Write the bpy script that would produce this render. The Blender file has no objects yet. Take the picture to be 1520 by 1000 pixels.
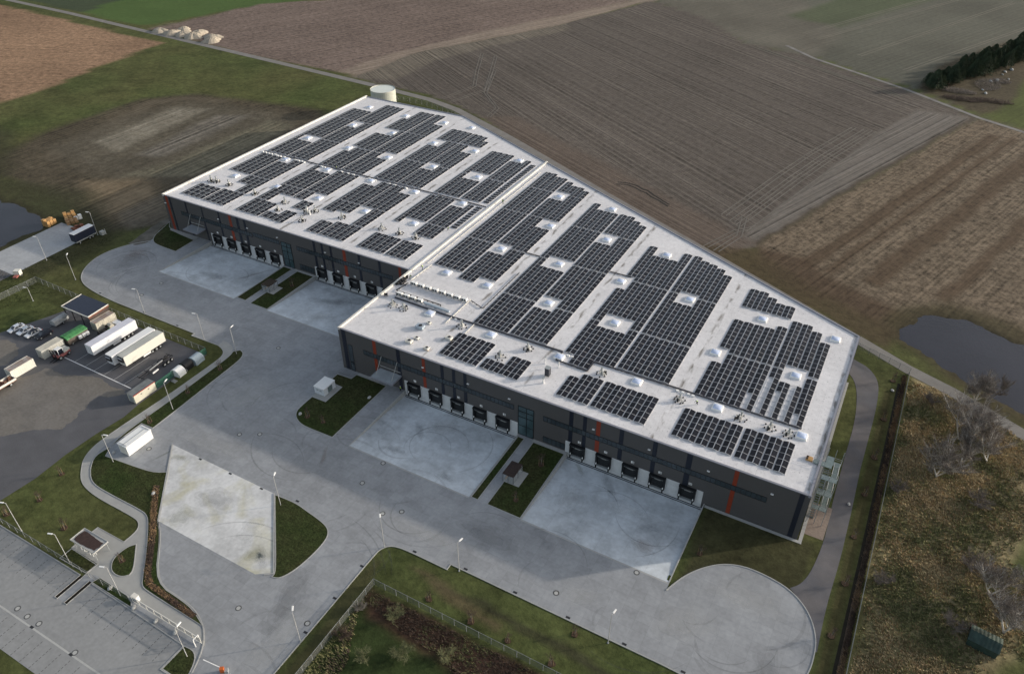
import bpy, bmesh, math, random
import numpy as np
from mathutils import Vector, Matrix
from mathutils.geometry import tessellate_polygon
R = math.radians
rng = random.Random(7)
scene = bpy.context.scene
COL = scene.collection

# ------------------------------------------------------------------ camera
cam_d = bpy.data.cameras.new('camera'); cam = bpy.data.objects.new('camera', cam_d); COL.objects.link(cam)
cam_d.sensor_width = 36; cam_d.lens = 36*1133.866/1520; cam_d.clip_start = 1; cam_d.clip_end = 6000
cam.matrix_world = Matrix(((0.876502, -0.285791, 0.387387, 115.8576), (0.481398, 0.519176, -0.706195, -118.1321),
                           (0.000702, 0.805469, 0.592638, 127.1824), (0, 0, 0, 1)))
scene.camera = cam
# ------------------------------------------------------------------ light
SUN_EL, SUN_AZ = 13.8, 40.0           # azimuth from +X towards +Y
world = bpy.data.worlds.new('World'); scene.world = world; world.use_nodes = True
wn = world.node_tree.nodes; wl = world.node_tree.links
sky = wn.new('ShaderNodeTexSky'); sky.sky_type = 'NISHITA'; sky.sun_disc = False
sky.sun_elevation = R(SUN_EL); sky.sun_rotation = R(90-SUN_AZ); sky.air_density = 1.0; sky.dust_density = 2.5; sky.ozone_density = 1.0
wn['Background'].inputs[1].default_value = 0.15
hz = wn.new('ShaderNodeHueSaturation'); hz.inputs['Saturation'].default_value = .58; wl.new(sky.outputs[0], hz.inputs['Color'])   # thin high cloud whitens the blue
wl.new(hz.outputs[0], wn['Background'].inputs[0])
sun_d = bpy.data.lights.new('sun', 'SUN'); sun_d.energy = 2.5; sun_d.angle = R(0.9); sun_d.color = (1.0, 0.90, 0.78)
sun = bpy.data.objects.new('sun', sun_d); COL.objects.link(sun)
sv = Vector((math.cos(R(SUN_AZ))*math.cos(R(SUN_EL)), math.sin(R(SUN_AZ))*math.cos(R(SUN_EL)), math.sin(R(SUN_EL))))
sun.rotation_euler = sv.to_track_quat('Z', 'Y').to_euler()
scene.view_settings.view_transform = 'Standard'; scene.view_settings.look = 'None'
scene.view_settings.exposure = 0.56; scene.view_settings.gamma = 1

# ------------------------------------------------------------------ helpers
class MB:
    def __init__(s): s.v = []; s.f = []; s.m = []; s.mi = 0
    def poly(s, pts):
        n = len(s.v); s.v += [tuple(p) for p in pts]; s.f.append(list(range(n, n+len(pts)))); s.m.append(s.mi)
    def box(s, x0, x1, y0, y1, z0, z1):
        n = len(s.v)
        s.v += [(x0,y0,z0),(x1,y0,z0),(x1,y1,z0),(x0,y1,z0),(x0,y0,z1),(x1,y0,z1),(x1,y1,z1),(x0,y1,z1)]
        for f in ((0,3,2,1),(4,5,6,7),(0,1,5,4),(1,2,6,5),(2,3,7,6),(3,0,4,7)):
            s.f.append([n+i for i in f]); s.m.append(s.mi)
        return s
    def beam(s, a, b, w=.1, h=None):
        h = h or w; a = Vector(a); b = Vector(b); d = (b-a).normalized()
        u = d.cross(Vector((0,0,1)))
        if u.length < 1e-3: u = Vector((1,0,0))
        u = u.normalized(); t = u.cross(d).normalized(); n = len(s.v)
        for p in (a, b):
            for i, j in ((-1,-1),(1,-1),(1,1),(-1,1)): s.v.append(tuple(p+u*(w/2*i)+t*(h/2*j)))
        for f in ((0,1,2,3),(7,6,5,4),(0,4,5,1),(1,5,6,2),(2,6,7,3),(3,7,4,0)):
            s.f.append([n+i for i in f]); s.m.append(s.mi)
        return s
    def tube(s, a, b, r0, r1=None, n=8, cap=True):
        r1 = r0 if r1 is None else r1; a = Vector(a); b = Vector(b); d = (b-a).normalized()
        u = d.orthogonal().normalized(); t = d.cross(u); k = len(s.v)
        for p, r in ((a, r0), (b, r1)):
            for i in range(n):
                an = 2*math.pi*i/n; s.v.append(tuple(p+u*(r*math.cos(an))+t*(r*math.sin(an))))
        for i in range(n):
            j = (i+1) % n; s.f.append([k+i, k+j, k+n+j, k+n+i]); s.m.append(s.mi)
        if cap:
            s.f.append([k+n-1-i for i in range(n)]); s.m.append(s.mi); s.f.append([k+n+i for i in range(n)]); s.m.append(s.mi)
        return s
    def prism(s, pts, z0, z1):
        n = len(s.v); k = len(pts)
        s.v += [(p[0], p[1], z0) for p in pts]+[(p[0], p[1], z1) for p in pts]
        for t in tessellate_polygon([[Vector((p[0], p[1], 0)) for p in pts]]):
            a, b, c = t; A, B, Cc = (Vector(pts[i]) for i in (a, b, c))
            if (B-A).to_2d().cross((Cc-A).to_2d()) < 0: a, c = c, a
            s.f.append([n+k+a, n+k+b, n+k+c]); s.m.append(s.mi)
        for i in range(k):
            j = (i+1) % k; s.f.append([n+i, n+j, n+k+j, n+k+i]); s.m.append(s.mi)
        return s
    def profile(s, pts, axis, a0, a1):
        """closed profile (u,z) extruded along x ('x') or y ('y')"""
        n = len(s.v); k = len(pts)
        for a in (a0, a1):
            for u, z in pts: s.v.append((a, u, z) if axis == 'x' else (u, a, z))
        for i in range(k):
            j = (i+1) % k; s.f.append([n+i, n+j, n+k+j, n+k+i]); s.m.append(s.mi)
        s.f.append([n+k-1-i for i in range(k)]); s.m.append(s.mi); s.f.append([n+k+i for i in range(k)]); s.m.append(s.mi)
        return s
    def build(s, name, mats, parent=None, smooth=False, fix=True):
        me = bpy.data.meshes.new(name); me.from_pydata(s.v, [], s.f)
        if not isinstance(mats, (list, tuple)): mats = [mats]
        for m in mats: me.materials.append(m)
        if len(mats) > 1: me.polygons.foreach_set('material_index', s.m)
        if fix:
            bm = bmesh.new(); bm.from_mesh(me); bmesh.ops.recalc_face_normals(bm, faces=bm.faces); bm.to_mesh(me); bm.free()
        if smooth: me.polygons.foreach_set('use_smooth', [True]*len(me.polygons))
        me.update()
        o = bpy.data.objects.new(name, me); COL.objects.link(o)
        if parent: o.parent = parent
        return o

def tag(o, label=None, cat=None, group=None, kind=None):
    if label: o['label'] = label
    if cat: o['category'] = cat
    if group: o['group'] = group
    if kind: o['kind'] = kind
    return o
def thing(name, label, cat, loc=(0,0,0), rz=0, group=None):
    o = bpy.data.objects.new(name, None); COL.objects.link(o); o.location = loc; o.rotation_euler = (0,0,rz)
    o.empty_display_size = .3
    return tag(o, label, cat, group)
def kids(o): return [c for c in bpy.data.objects if c.parent == o]
def copy_tree(o, parent=None, ch=None):
    c = o.copy(); COL.objects.link(c); c.parent = parent
    for k in (ch if ch is not None else kids(o)): copy_tree(k, c)
    return c
def dup(o, loc, rz=0, label=None, group=None):
    c = copy_tree(o); c.location = loc; c.rotation_euler = (0,0,rz)
    if label: c['label'] = label
    if group: c['group'] = group
    return c
ORD = ['first','second','third','fourth','fifth','sixth','seventh','eighth','ninth','tenth','eleventh','twelfth','thirteenth','fourteenth','fifteenth','sixteenth','seventeenth','eighteenth','nineteenth','twentieth','twenty-first','twenty-second','twenty-third','twenty-fourth','twenty-fifth']

# ------------------------------------------------------------------ materials
def mat(name, col, rough=.7, metal=0.0, var=.12, scale=1.5, var2=.08, scale2=9, spec=.3, tint=None, tscale=.1, bump=0, bscale=6, alpha=1, stretch=None):
    """procedural: base colour modulated by two noises, optional large scale second tint"""
    m = bpy.data.materials.new(name); m.use_nodes = True; nt = m.node_tree; N = nt.nodes; L = nt.links
    b = N['Principled BSDF']; b.inputs['Roughness'].default_value = rough; b.inputs['Metallic'].default_value = metal
    b.inputs['Specular IOR Level'].default_value = spec
    tc = N.new('ShaderNodeTexCoord'); co = tc.outputs['Object']
    if stretch:
        mp = N.new('ShaderNodeMapping'); mp.inputs['Scale'].default_value = stretch; L.new(co, mp.inputs[0]); co = mp.outputs[0]
    def noise(s, d=3):
        n = N.new('ShaderNodeTexNoise'); n.inputs['Scale'].default_value = s; n.inputs['Detail'].default_value = d; L.new(co, n.inputs['Vector']); return n.outputs[0]
    def math_(op, a, bb):
        n = N.new('ShaderNodeMath'); n.operation = op
        for i, x in enumerate((a, bb)):
            if isinstance(x, (int, float)): n.inputs[i].default_value = x
            else: L.new(x, n.inputs[i])
        return n.outputs[0]
    f = math_('ADD', math_('MULTIPLY', math_('SUBTRACT', noise(scale), .5), 2*var*1.7), 1.0)
    f2 = math_('ADD', math_('MULTIPLY', math_('SUBTRACT', noise(scale2, 2), .5), 2*var2*1.7), 1.0)
    f = math_('MULTIPLY', f, f2)
    c = None
    if tint:
        mx = N.new('ShaderNodeMix'); mx.data_type = 'RGBA'; mx.inputs[6].default_value = (*col, 1); mx.inputs[7].default_value = (*tint, 1)
        rp = N.new('ShaderNodeMapRange'); rp.inputs[1].default_value = .38; rp.inputs[2].default_value = .62; L.new(noise(tscale, 4), rp.inputs[0]); L.new(rp.outputs[0], mx.inputs[0]); c = mx.outputs[2]
    vm = N.new('ShaderNodeVectorMath'); vm.operation = 'SCALE'
    if c is not None: L.new(c, vm.inputs[0])
    else: vm.inputs[0].default_value = col
    L.new(f, vm.inputs['Scale']); L.new(vm.outputs[0], b.inputs['Base Color'])
    if bump:
        bp = N.new('ShaderNodeBump'); bp.inputs['Distance'].default_value = bump; L.new(noise(bscale), bp.inputs['Height']); L.new(bp.outputs[0], b.inputs['Normal'])
    if alpha < 1: b.inputs['Alpha'].default_value = alpha
    return m
M = {}
M['grass'] = mat('lawn_grass', (.030,.045,.013), .95, var=.3, scale=.6, var2=.55, scale2=2.0, tint=(.044,.046,.019), tscale=.07, bump=.12, bscale=3, spec=.1)
M['kerb'] = mat('kerb_concrete', (.37,.37,.355), .85, var=.1)
M['path'] = mat('path_paving', (.34,.34,.325), .9, var=.1, scale=.5, var2=.06)
M['asphalt'] = mat('old_asphalt', (.098,.097,.103), .75, var=.18, scale=.25, var2=.15, scale2=4, spec=.4)
M['asphalt_road'] = mat('service_asphalt', (.105,.105,.115), .85, var=.16, scale=.35, var2=.1, scale2=5, tint=(.14,.13,.13), tscale=.12)
M['dust'] = mat('dusty_asphalt', (.170,.158,.143), .95, var=.2, scale=.2, var2=.16, scale2=1.5, tint=(.165,.150,.130), tscale=.07)
M['gravel'] = mat('gravel_track', (.17,.155,.13), .95, var=.25, scale=.4, var2=.2, scale2=3, tint=(.11,.10,.08), tscale=.15)
M['lane'] = mat('lane_concrete', (.20,.19,.175), .95, var=.15, scale=.3, var2=.1, scale2=3)
M['facade'] = mat('facade_cladding', (.086,.083,.083), .55, var=.05, scale=.15, var2=.03, scale2=2)
M['strip'] = mat('facade_dark_strip', (.018,.022,.034), .4, var=.08)
M['red'] = mat('facade_red_strip', (.24,.044,.022), .5, var=.08)
M['concrete'] = mat('dock_concrete', (.55,.56,.56), .8, var=.12, scale=.5, var2=.08, scale2=3)
M['black'] = mat('black_rubber', (.010,.011,.013), .6, var=.2)
M['dark_door'] = mat('dark_door_panel', (.020,.022,.024), .45, var=.15)
M['glass'] = mat('window_glass', (.045,.058,.068), .12, var=.3, scale=.3, spec=.6)
M['teal_glass'] = mat('stair_glass', (.05,.085,.095), .12, var=.4, scale=.25, spec=.6)
M['white'] = mat('white_paint', (.80,.80,.78), .5, var=.03)
M['coping'] = mat('coping_metal', (.70,.675,.61), .5, var=.06, scale=.4)
M['coping_grey'] = mat('coping_grey_metal', (.24,.245,.28), .45, var=.08, scale=.4)
M['steel'] = mat('galvanised_steel', (.38,.40,.40), .45, metal=.3, var=.1)
M['grating'] = mat('steel_grating', (.17,.215,.215), .5, metal=.3, var=.15)
M['dark_metal'] = mat('dark_metal', (.03,.03,.033), .5, var=.2)
M['tank'] = mat('tank_panels', (.50,.52,.46), .6, var=.16, scale=.5, var2=.08, stretch=(1,1,.3))
M['tankroof'] = mat('tank_cover', (.66,.69,.64), .6, var=.05)
M['wood'] = mat('timber', (.46,.27,.11), .8, var=.2, scale=2)
M['brick_red'] = mat('red_blocks', (.20,.085,.055), .9, var=.2, scale=2)
M['tyre'] = mat('tyre_rubber', (.012,.012,.012), .8, var=.2)
M['water'] = mat('pond_water', (.022,.022,.030), .26, var=.35, scale=.06, spec=.28, bump=.03, bscale=1.5)
M['sand'] = mat('sand_heap', (.37,.325,.26), .95, var=.18, scale=.5, var2=.15, scale2=2)
M['mulch'] = mat('bark_mulch', (.045,.032,.024), .95, var=.45, scale=1.2, var2=.3, scale2=5, bump=.2, bscale=4)
M['bark'] = mat('grey_bark', (.21,.19,.165), .9, var=.2)
M['twig'] = mat('bare_twigs', (.17,.145,.125), .9, var=.2, scale=.5)
M['redtwig'] = mat('red_brown_twigs', (.090,.064,.050), .9, var=.3, scale=.5)
M['conifer'] = mat('conifer_needles', (.038,.066,.038), .9, var=.4, scale=.25, var2=.3, scale2=1.5, tint=(.062,.074,.036), tscale=.12)
M['conduit'] = mat('dark_conduit', (.045,.047,.058), .5, var=.2)
M['duct'] = mat('pale_duct', (.36,.42,.48), .5, var=.1)
M['lawn_far'] = M['grass']
def fence_mat(name, col, a):
    return mat(name, col, .7, var=.1, alpha=a)
M['mesh'] = fence_mat('wire_mesh', (.16,.17,.165), .34)
M['mesh_green'] = fence_mat('green_slats', (.035,.12,.085), .8)
M['mesh_far'] = fence_mat('wire_mesh_thin', (.30,.32,.30), .22)

# roof membrane: seams, valleys of dirt, stains
def roof_mat():
    m = bpy.data.materials.new('roof_membrane'); m.use_nodes = True; nt = m.node_tree; N = nt.nodes; L = nt.links; b = N['Principled BSDF']
    b.inputs['Roughness'].default_value = .6; b.inputs['Specular IOR Level'].default_value = .25
    tc = N.new('ShaderNodeTexCoord'); sp = N.new('ShaderNodeSeparateXYZ'); L.new(tc.outputs['Object'], sp.inputs[0])
    def mt(op, *a):
        n = N.new('ShaderNodeMath'); n.operation = op
        for i, x in enumerate(a):
            if isinstance(x, (int, float)): n.inputs[i].default_value = x
            else: L.new(x, n.inputs[i])
        return n.outputs[0]
    def noise(s, sc=(1,1,1), d=4):
        mp = N.new('ShaderNodeMapping'); mp.inputs['Scale'].default_value = sc; L.new(tc.outputs['Object'], mp.inputs[0])
        n = N.new('ShaderNodeTexNoise'); n.inputs['Scale'].default_value = s; n.inputs['Detail'].default_value = d; L.new(mp.outputs[0], n.inputs['Vector']); return n.outputs[0]
    X, Y = sp.outputs[0], sp.outputs[1]
    d = None
    wob = mt('MULTIPLY', mt('SUBTRACT', noise(.35, (1,1,1)), .5), 1.0)
    for vx in (26.1, 52.3, 84.9, 117.3, -25.0, -49.7, -74.6):
        e = mt('ABSOLUTE', mt('SUBTRACT', mt('ADD', X, wob), vx)); d = e if d is None else mt('MINIMUM', d, e)
    near = mt('SUBTRACT', 1.0, mt('MINIMUM', mt('DIVIDE', d, .75), 1.0))
    blot = N.new('ShaderNodeMapRange'); blot.inputs[1].default_value = .46; blot.inputs[2].default_value = .60; L.new(noise(.8, (1,.3,1)), blot.inputs[0])
    dirt = mt('MULTIPLY', mt('MULTIPLY', near, blot.outputs[0]), .85)
    # membrane lap seams every 1.5 m, fastener rows
    fx = mt('ABSOLUTE', mt('SUBTRACT', mt('FRACT', mt('DIVIDE', X, 2.05)), .5)); seam = mt('MULTIPLY', mt('GREATER_THAN', fx, .475), .06)
    fy = mt('ABSOLUTE', mt('SUBTRACT', mt('FRACT', mt('DIVIDE', Y, 9.7)), .5)); seam2 = mt('MULTIPLY', mt('GREATER_THAN', fy, .492), .07)
    big = mt('MULTIPLY', mt('SUBTRACT', noise(.09), .5), .36); mid = mt('MULTIPLY', mt('SUBTRACT', noise(.8, d=7), .5), .42)
    spk = N.new('ShaderNodeMapRange'); spk.inputs[1].default_value = .64; spk.inputs[2].default_value = .72; L.new(noise(2.2, d=1), spk.inputs[0])
    val = mt('SUBTRACT', mt('ADD', mt('ADD', 1.0, big), mid), mt('ADD', mt('ADD', seam, seam2), mt('MULTIPLY', spk.outputs[0], .30)))
    c = N.new('ShaderNodeMix'); c.data_type = 'RGBA'; c.inputs[6].default_value = (.68,.665,.665,1); c.inputs[7].default_value = (.12,.10,.075,1); L.new(dirt, c.inputs[0])
    v = N.new('ShaderNodeVectorMath'); v.operation = 'SCALE'; L.new(c.outputs[2], v.inputs[0]); L.new(val, v.inputs['Scale']); L.new(v.outputs[0], b.inputs['Base Color'])
    return m
M['roof'] = roof_mat()

def paving_mat(name, col, dx, dy, jw, jamt, patch, blotch, tint=None):
    """large format paving: slab to slab variation, dark joints, cloudy stains"""
    m = bpy.data.materials.new(name); m.use_nodes = True; nt = m.node_tree; N = nt.nodes; L = nt.links; b = N['Principled BSDF']
    b.inputs['Roughness'].default_value = .85; b.inputs['Specular IOR Level'].default_value = .25
    tc = N.new('ShaderNodeTexCoord'); sp = N.new('ShaderNodeSeparateXYZ'); L.new(tc.outputs['Object'], sp.inputs[0])
    def mt(op, *a):
        n = N.new('ShaderNodeMath'); n.operation = op
        for i, x in enumerate(a):
            if isinstance(x, (int, float)): n.inputs[i].default_value = x
            else: L.new(x, n.inputs[i])
        return n.outputs[0]
    def noise(s, d=4, dist=0):
        n = N.new('ShaderNodeTexNoise'); n.inputs['Scale'].default_value = s; n.inputs['Detail'].default_value = d; n.inputs['Distortion'].default_value = dist; L.new(tc.outputs['Object'], n.inputs['Vector']); return n.outputs[0]
    ux = mt('DIVIDE', sp.outputs[0], dx); uy = mt('DIVIDE', sp.outputs[1], dy)
    jx = mt('GREATER_THAN', mt('ABSOLUTE', mt('SUBTRACT', mt('FRACT', ux), .5)), .5-jw/dx); jy = mt('GREATER_THAN', mt('ABSOLUTE', mt('SUBTRACT', mt('FRACT', uy), .5)), .5-jw/dy)
    j = mt('MULTIPLY', mt('MAXIMUM', jx, jy), jamt)
    cb = N.new('ShaderNodeCombineXYZ'); L.new(mt('FLOOR', ux), cb.inputs[0]); L.new(mt('FLOOR', uy), cb.inputs[1])
    wn_ = N.new('ShaderNodeTexWhiteNoise'); wn_.noise_dimensions = '2D'; L.new(cb.outputs[0], wn_.inputs['Vector'])
    pv = mt('MULTIPLY', mt('SUBTRACT', wn_.outputs[0], .5), patch)
    s1 = mt('MULTIPLY', mt('SUBTRACT', noise(.05, 5, .6), .5), blotch*1.6); s2 = mt('MULTIPLY', mt('SUBTRACT', noise(.35, 5, .3), .5), blotch); s3 = mt('MULTIPLY', mt('SUBTRACT', noise(1.3, 6), .5), .42)
    val = mt('SUBTRACT', mt('ADD', mt('ADD', mt('ADD', 1.0, pv), mt('ADD', s1, s2)), s3), j)
    v = N.new('ShaderNodeVectorMath'); v.operation = 'SCALE'
    if tint:
        c = N.new('ShaderNodeMix'); c.data_type = 'RGBA'; c.inputs[6].default_value = (*col,1); c.inputs[7].default_value = (*tint,1)
        rp = N.new('ShaderNodeMapRange'); rp.inputs[1].default_value = .5; rp.inputs[2].default_value = .72; L.new(noise(.11, 5, 1.0), rp.inputs[0]); L.new(rp.outputs[0], c.inputs[0]); L.new(c.outputs[2], v.inputs[0])
    else: v.inputs[0].default_value = col
    L.new(val, v.inputs['Scale']); L.new(v.outputs[0], b.inputs['Base Color'])
    return m
M['paving'] = paving_mat('block_paving', (.286,.295,.305), 2.9, 2.1, .04, .10, .12, .42)
M['yard'] = paving_mat('yard_concrete', (.50,.535,.56), 5.5, 5.7, .06, .09, .05, .75)
M['ramp'] = paving_mat('ramp_concrete', (.60,.60,.59), 7.0, 7.0, .05, .04, .04, .55, tint=(.50,.48,.36))
M['apron'] = paving_mat('pad_concrete', (.37,.38,.39), 6.0, 6.0, .05, .10, .06, .35)

# ------------------------------------------------------------------ sheets and kerbs
def sheet(name, pts, z, m, holes=(), zf=None, thick=0):
    loops = [[Vector((p[0], p[1], 0)) for p in l] for l in [pts]+list(holes)]
    flat = [p for l in loops for p in l]; mb = MB()
    mb.v = [(p.x, p.y, zf(p.x, p.y) if zf else z) for p in flat]
    for t in tessellate_polygon(loops):
        a, b, c = t
        if (flat[b]-flat[a]).to_2d().cross((flat[c]-flat[a]).to_2d()) < 0: b, c = c, b
        mb.f.append([a, b, c]); mb.m.append(0)
    o = mb.build(name, m, fix=False); o['kind'] = 'structure'; return o
def strip_mesh(mb, pts, w, z0, z1, closed=False):
    P = [Vector((p[0], p[1])) for p in pts]; n = len(P); off = []
    for i in range(n):
        if closed: a, b = P[i-1], P[(i+1) % n]
        else: a, b = P[max(i-1,0)], P[min(i+1,n-1)]
        d1 = (P[i]-a); d2 = (b-P[i])
        d1 = d1.normalized() if d1.length > 1e-6 else d2.normalized(); d2 = d2.normalized() if d2.length > 1e-6 else d1
        t = (d1+d2); t = t.normalized() if t.length > 1e-3 else d1
        nn = Vector((-t.y, t.x)); k = 1/max(.5, abs(nn.dot(Vector((-d1.y, d1.x))))); off.append(nn*(w/2*k))
    base = len(mb.v)
    for i in range(n):
        a = P[i]+off[i]; b = P[i]-off[i]
        mb.v += [(a.x,a.y,z0),(b.x,b.y,z0),(b.x,b.y,z1),(a.x,a.y,z1)]
    for i in range(n if closed else n-1):
        j = (i+1) % n; A = base+4*i; B = base+4*j
        for q in ((0,1),(1,2),(2,3),(3,0)): mb.f.append([A+q[0], A+q[1], B+q[1], B+q[0]]); mb.m.append(mb.mi)
    if not closed:
        A = base; B = base+4*(n-1); mb.f.append([A,A+3,A+2,A+1]); mb.f.append([B,B+1,B+2,B+3]); mb.m += [mb.mi]*2
def kerb(pts, closed=False, w=.22, z0=-.1, z1=.10, name='kerb', m=None):
    mb = MB(); strip_mesh(mb, pts, w, z0, z1, closed); o = mb.build(name, m or M['kerb']); o['kind'] = 'structure'; return o
def path_line(name, pts, w, z, m, closed=False):
    z += rng.random()*.012 if name == 'wheel_track' else 0
    mb = MB(); strip_mesh(mb, pts, w, z-.02, z, closed); o = mb.build(name, m); o['kind'] = 'structure'; return o
def rough(pts, amp, it=4, seed=1):
    r = random.Random(seed); P = [Vector(p) for p in pts]
    for k in range(it):
        Q = []
        for i, p in enumerate(P):
            q = P[(i+1) % len(P)]; d = q-p; L_ = d.length
            Q += [p, p+d*.5+Vector((-d.y, d.x)).normalized()*r.uniform(-1,1)*min(amp, L_*.18)] if L_ > .8 else [p]
        P = Q; amp *= .6
    return [(p.x, p.y) for p in P]
def sm(pts, closed=True, it=2, mx=52):
    """round gentle bends (turn below mx degrees on short segments); real corners stay"""
    P = [Vector((p[0], p[1])) for p in pts]
    for _ in range(it):
        Q = []; n = len(P)
        for i, p in enumerate(P):
            if not closed and i in (0, n-1): Q.append(p); continue
            a = p-P[i-1]; b = P[(i+1) % n]-p
            if a.length > 1e-6 and b.length > 1e-6 and 2 < math.degrees(a.angle(b)) < mx and min(a.length, b.length) < 14:
                Q.append(p-a*min(.25, 2.5/a.length)); Q.append(p+b*min(.25, 2.5/b.length))
            else: Q.append(p)
        P = Q
    return [(p.x, p.y) for p in P]
def arc(cx, cy, r, a0, a1, n=10):
    return [(cx+r*math.cos(R(a0+(a1-a0)*i/n)), cy+r*math.sin(R(a0+(a1-a0)*i/n))) for i in range(n+1)]

# ------------------------------------------------------------------ site paving outline and terrain
SITE = [(-101.5,36),(-101.5,32.2),(-104.3,29),(-101.8,24.5),(-101,22.3),(-104.2,18.5),(-106.2,14.8),(-107.4,10.3),(-107.3,6),(-106,2.3),(-104,-1.2),(-101.4,-3.9),(-98.8,-5.5),(-96,-6.6),(-92,-7.4),(-88,-7.9),(-80.9,-8.4),(-53.7,-8.4),(-46.6,-8.4),(-46.6,-9.5),
 (-36.7,-9.2),(-34.6,-9.8),(-32.8,-10.9),(-31.9,-12.8),(-31.8,-16),(-31.9,-30),(-32.6,-43),(-32.8,-50.3),(-32.2,-53.4),(-31,-55.9),(-29,-58),(-26,-60.4),(-23,-61.5),(-18.1,-62.1),(-6.4,-62),(-4.4,-62.5),(-3,-64.1),(-3.05,-67.4),(-11,-67.5),(-11.2,-73.5),(-3,-73.6),(-3,-77.1),
 (-60,-77.1),(-60,-94.4),(27,-94.4),(31.8,-96),(31.8,-115),(43.9,-115),(44.15,-60),(44.15,-44.6),(44.4,-43.4),(45.2,-42.2),(46.4,-41.5),(49.2,-41.1),(58.9,-41.1),(58.9,-39.7),(106,-39.7)]
SITE += [(108.5,-40.1)] + arc(112.3,-26.2,14.3,-88,0,12) + [(126.5,-22.5),(125.6,-19.5),(124.2,-16.9),(122.3,-14.8),(119.8,-13.1),(116.6,-12.2),(112.6,-11.8),(109.8,-12.1),(107.4,-13),(105.4,-14.3),(103.2,-16.4),(101.4,-18.8),(100,-21.4),(98.7,-24.7)]
SITE += [(98.7,5),(0,5),(0,36)]
YARDS = [(20,52.9,-22.8,0.0),(65.9,98.45,-22.8,0.0),(-82.4,-50.1,10.1,32.2),(-36.9,-4,10.2,32.2)]   # x0,x1,street y,wall y
PIT = 1.42
holes = [[(a,c),(b,c),(b,d+1.5),(a,d+1.5)] for a,b,c,d in YARDS]

def pip(px, py, poly):
    ins = np.zeros(px.shape, bool); n = len(poly)
    for i in range(n):
        x1,y1 = poly[i]; x2,y2 = poly[(i+1) % n]
        if y1 == y2: continue
        c = ((y1 > py) != (y2 > py)) & (px < (x2-x1)*(py-y1)/(y2-y1)+x1); ins ^= c
    return ins
def sdist(px, py, poly, closed=True):
    d = np.full(px.shape, 1e9); n = len(poly)
    for i in range(n if closed else n-1):
        x1,y1 = poly[i]; x2,y2 = poly[(i+1) % n]; dx,dy = x2-x1,y2-y1; L2 = dx*dx+dy*dy+1e-9
        t = np.clip(((px-x1)*dx+(py-y1)*dy)/L2,0,1); d = np.minimum(d, np.hypot(px-x1-t*dx, py-y1-t*dy))
    return np.where(pip(px,py,poly), d, -d) if closed else d
def vnoise(x, y, s, seed):
    rs = np.random.RandomState(seed); T = rs.rand(256,256); X = x/s; Y = y/s
    i = np.floor(X).astype(int); j = np.floor(Y).astype(int); fx = X-i; fy = Y-j; fx = fx*fx*(3-2*fx); fy = fy*fy*(3-2*fy)
    g = lambda a,b: T[a % 256, b % 256]
    return (g(i,j)*(1-fx)+g(i+1,j)*fx)*(1-fy)+(g(i,j+1)*(1-fx)+g(i+1,j+1)*fx)*fy
def fbm(x, y, s, seed): return (vnoise(x,y,s,seed)+.5*vnoise(x,y,s/2.1,seed+1)+.25*vnoise(x,y,s/4.3,seed+2))/1.75

def axis_lines(a, b, step, lo, hi, g, extra):
    l = list(np.arange(a, b+.01, step)); d = step; x = b
    while x < hi: d = d*g+.02; x += d; l.append(x)
    d = step; x = a
    while x > lo: d = d*g+.02; x -= d; l.append(x)
    l = np.array(sorted(l))
    for e in extra: l[np.argmin(abs(l-e))] = e
    return l
xs = axis_lines(-112, 162, 1.0, -3000, 2500, 1.012, [98.7]); ys = axis_lines(-118, 92, 1.0, -1500, 4000, 1.012, [])
GX, GY = np.meshgrid(xs, ys); px = GX.ravel(); py = GY.ravel(); nv = px.size
wx = px+(fbm(px,py,9,11)-.5)*3.0; wy = py+(fbm(px,py,9,21)-.5)*3.0
Cc = np.zeros((nv,3)); Pm = np.zeros((nv,3))
big = fbm(px,py,30,5)[:,None]; med = fbm(px,py,7,8)[:,None]
Cc[:] = np.array((.045,.062,.020))*(1-big)+np.array((.074,.072,.030))*big; Cc *= (.6+.8*med); Pm[:,2] = .50
def zone(poly, col, soft=1.0, speck=None, famp=None, fdir=None, warp=True, k=1.0, var=.3, vs=18, seed=3):
    X, Y = (wx, wy) if warp else (px, py)
    d = sdist(X, Y, poly); w = np.clip(d/soft+.5, 0, 1); w = (w*w*(3-2*w)*k)[:,None]
    n = fbm(px,py,vs,seed)[:,None]; c = np.array(col)*(1-var/2+var*n)
    Cc[:] = Cc*(1-w)+c*w
    w1 = w[:,0]
    if speck is not None: Pm[:,2] = Pm[:,2]*(1-w1)+speck*w1
    if famp is not None:
        dx, dy = fdir; L_ = math.hypot(dx, dy); f = (-px*dy+py*dx)/L_
        Pm[:,1] = np.where(w1 > .5, f, Pm[:,1]); Pm[:,0] = np.where(w1 > .5, famp*np.clip((w1-.5)*2,0,1), Pm[:,0]*(1-w1))
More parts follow.
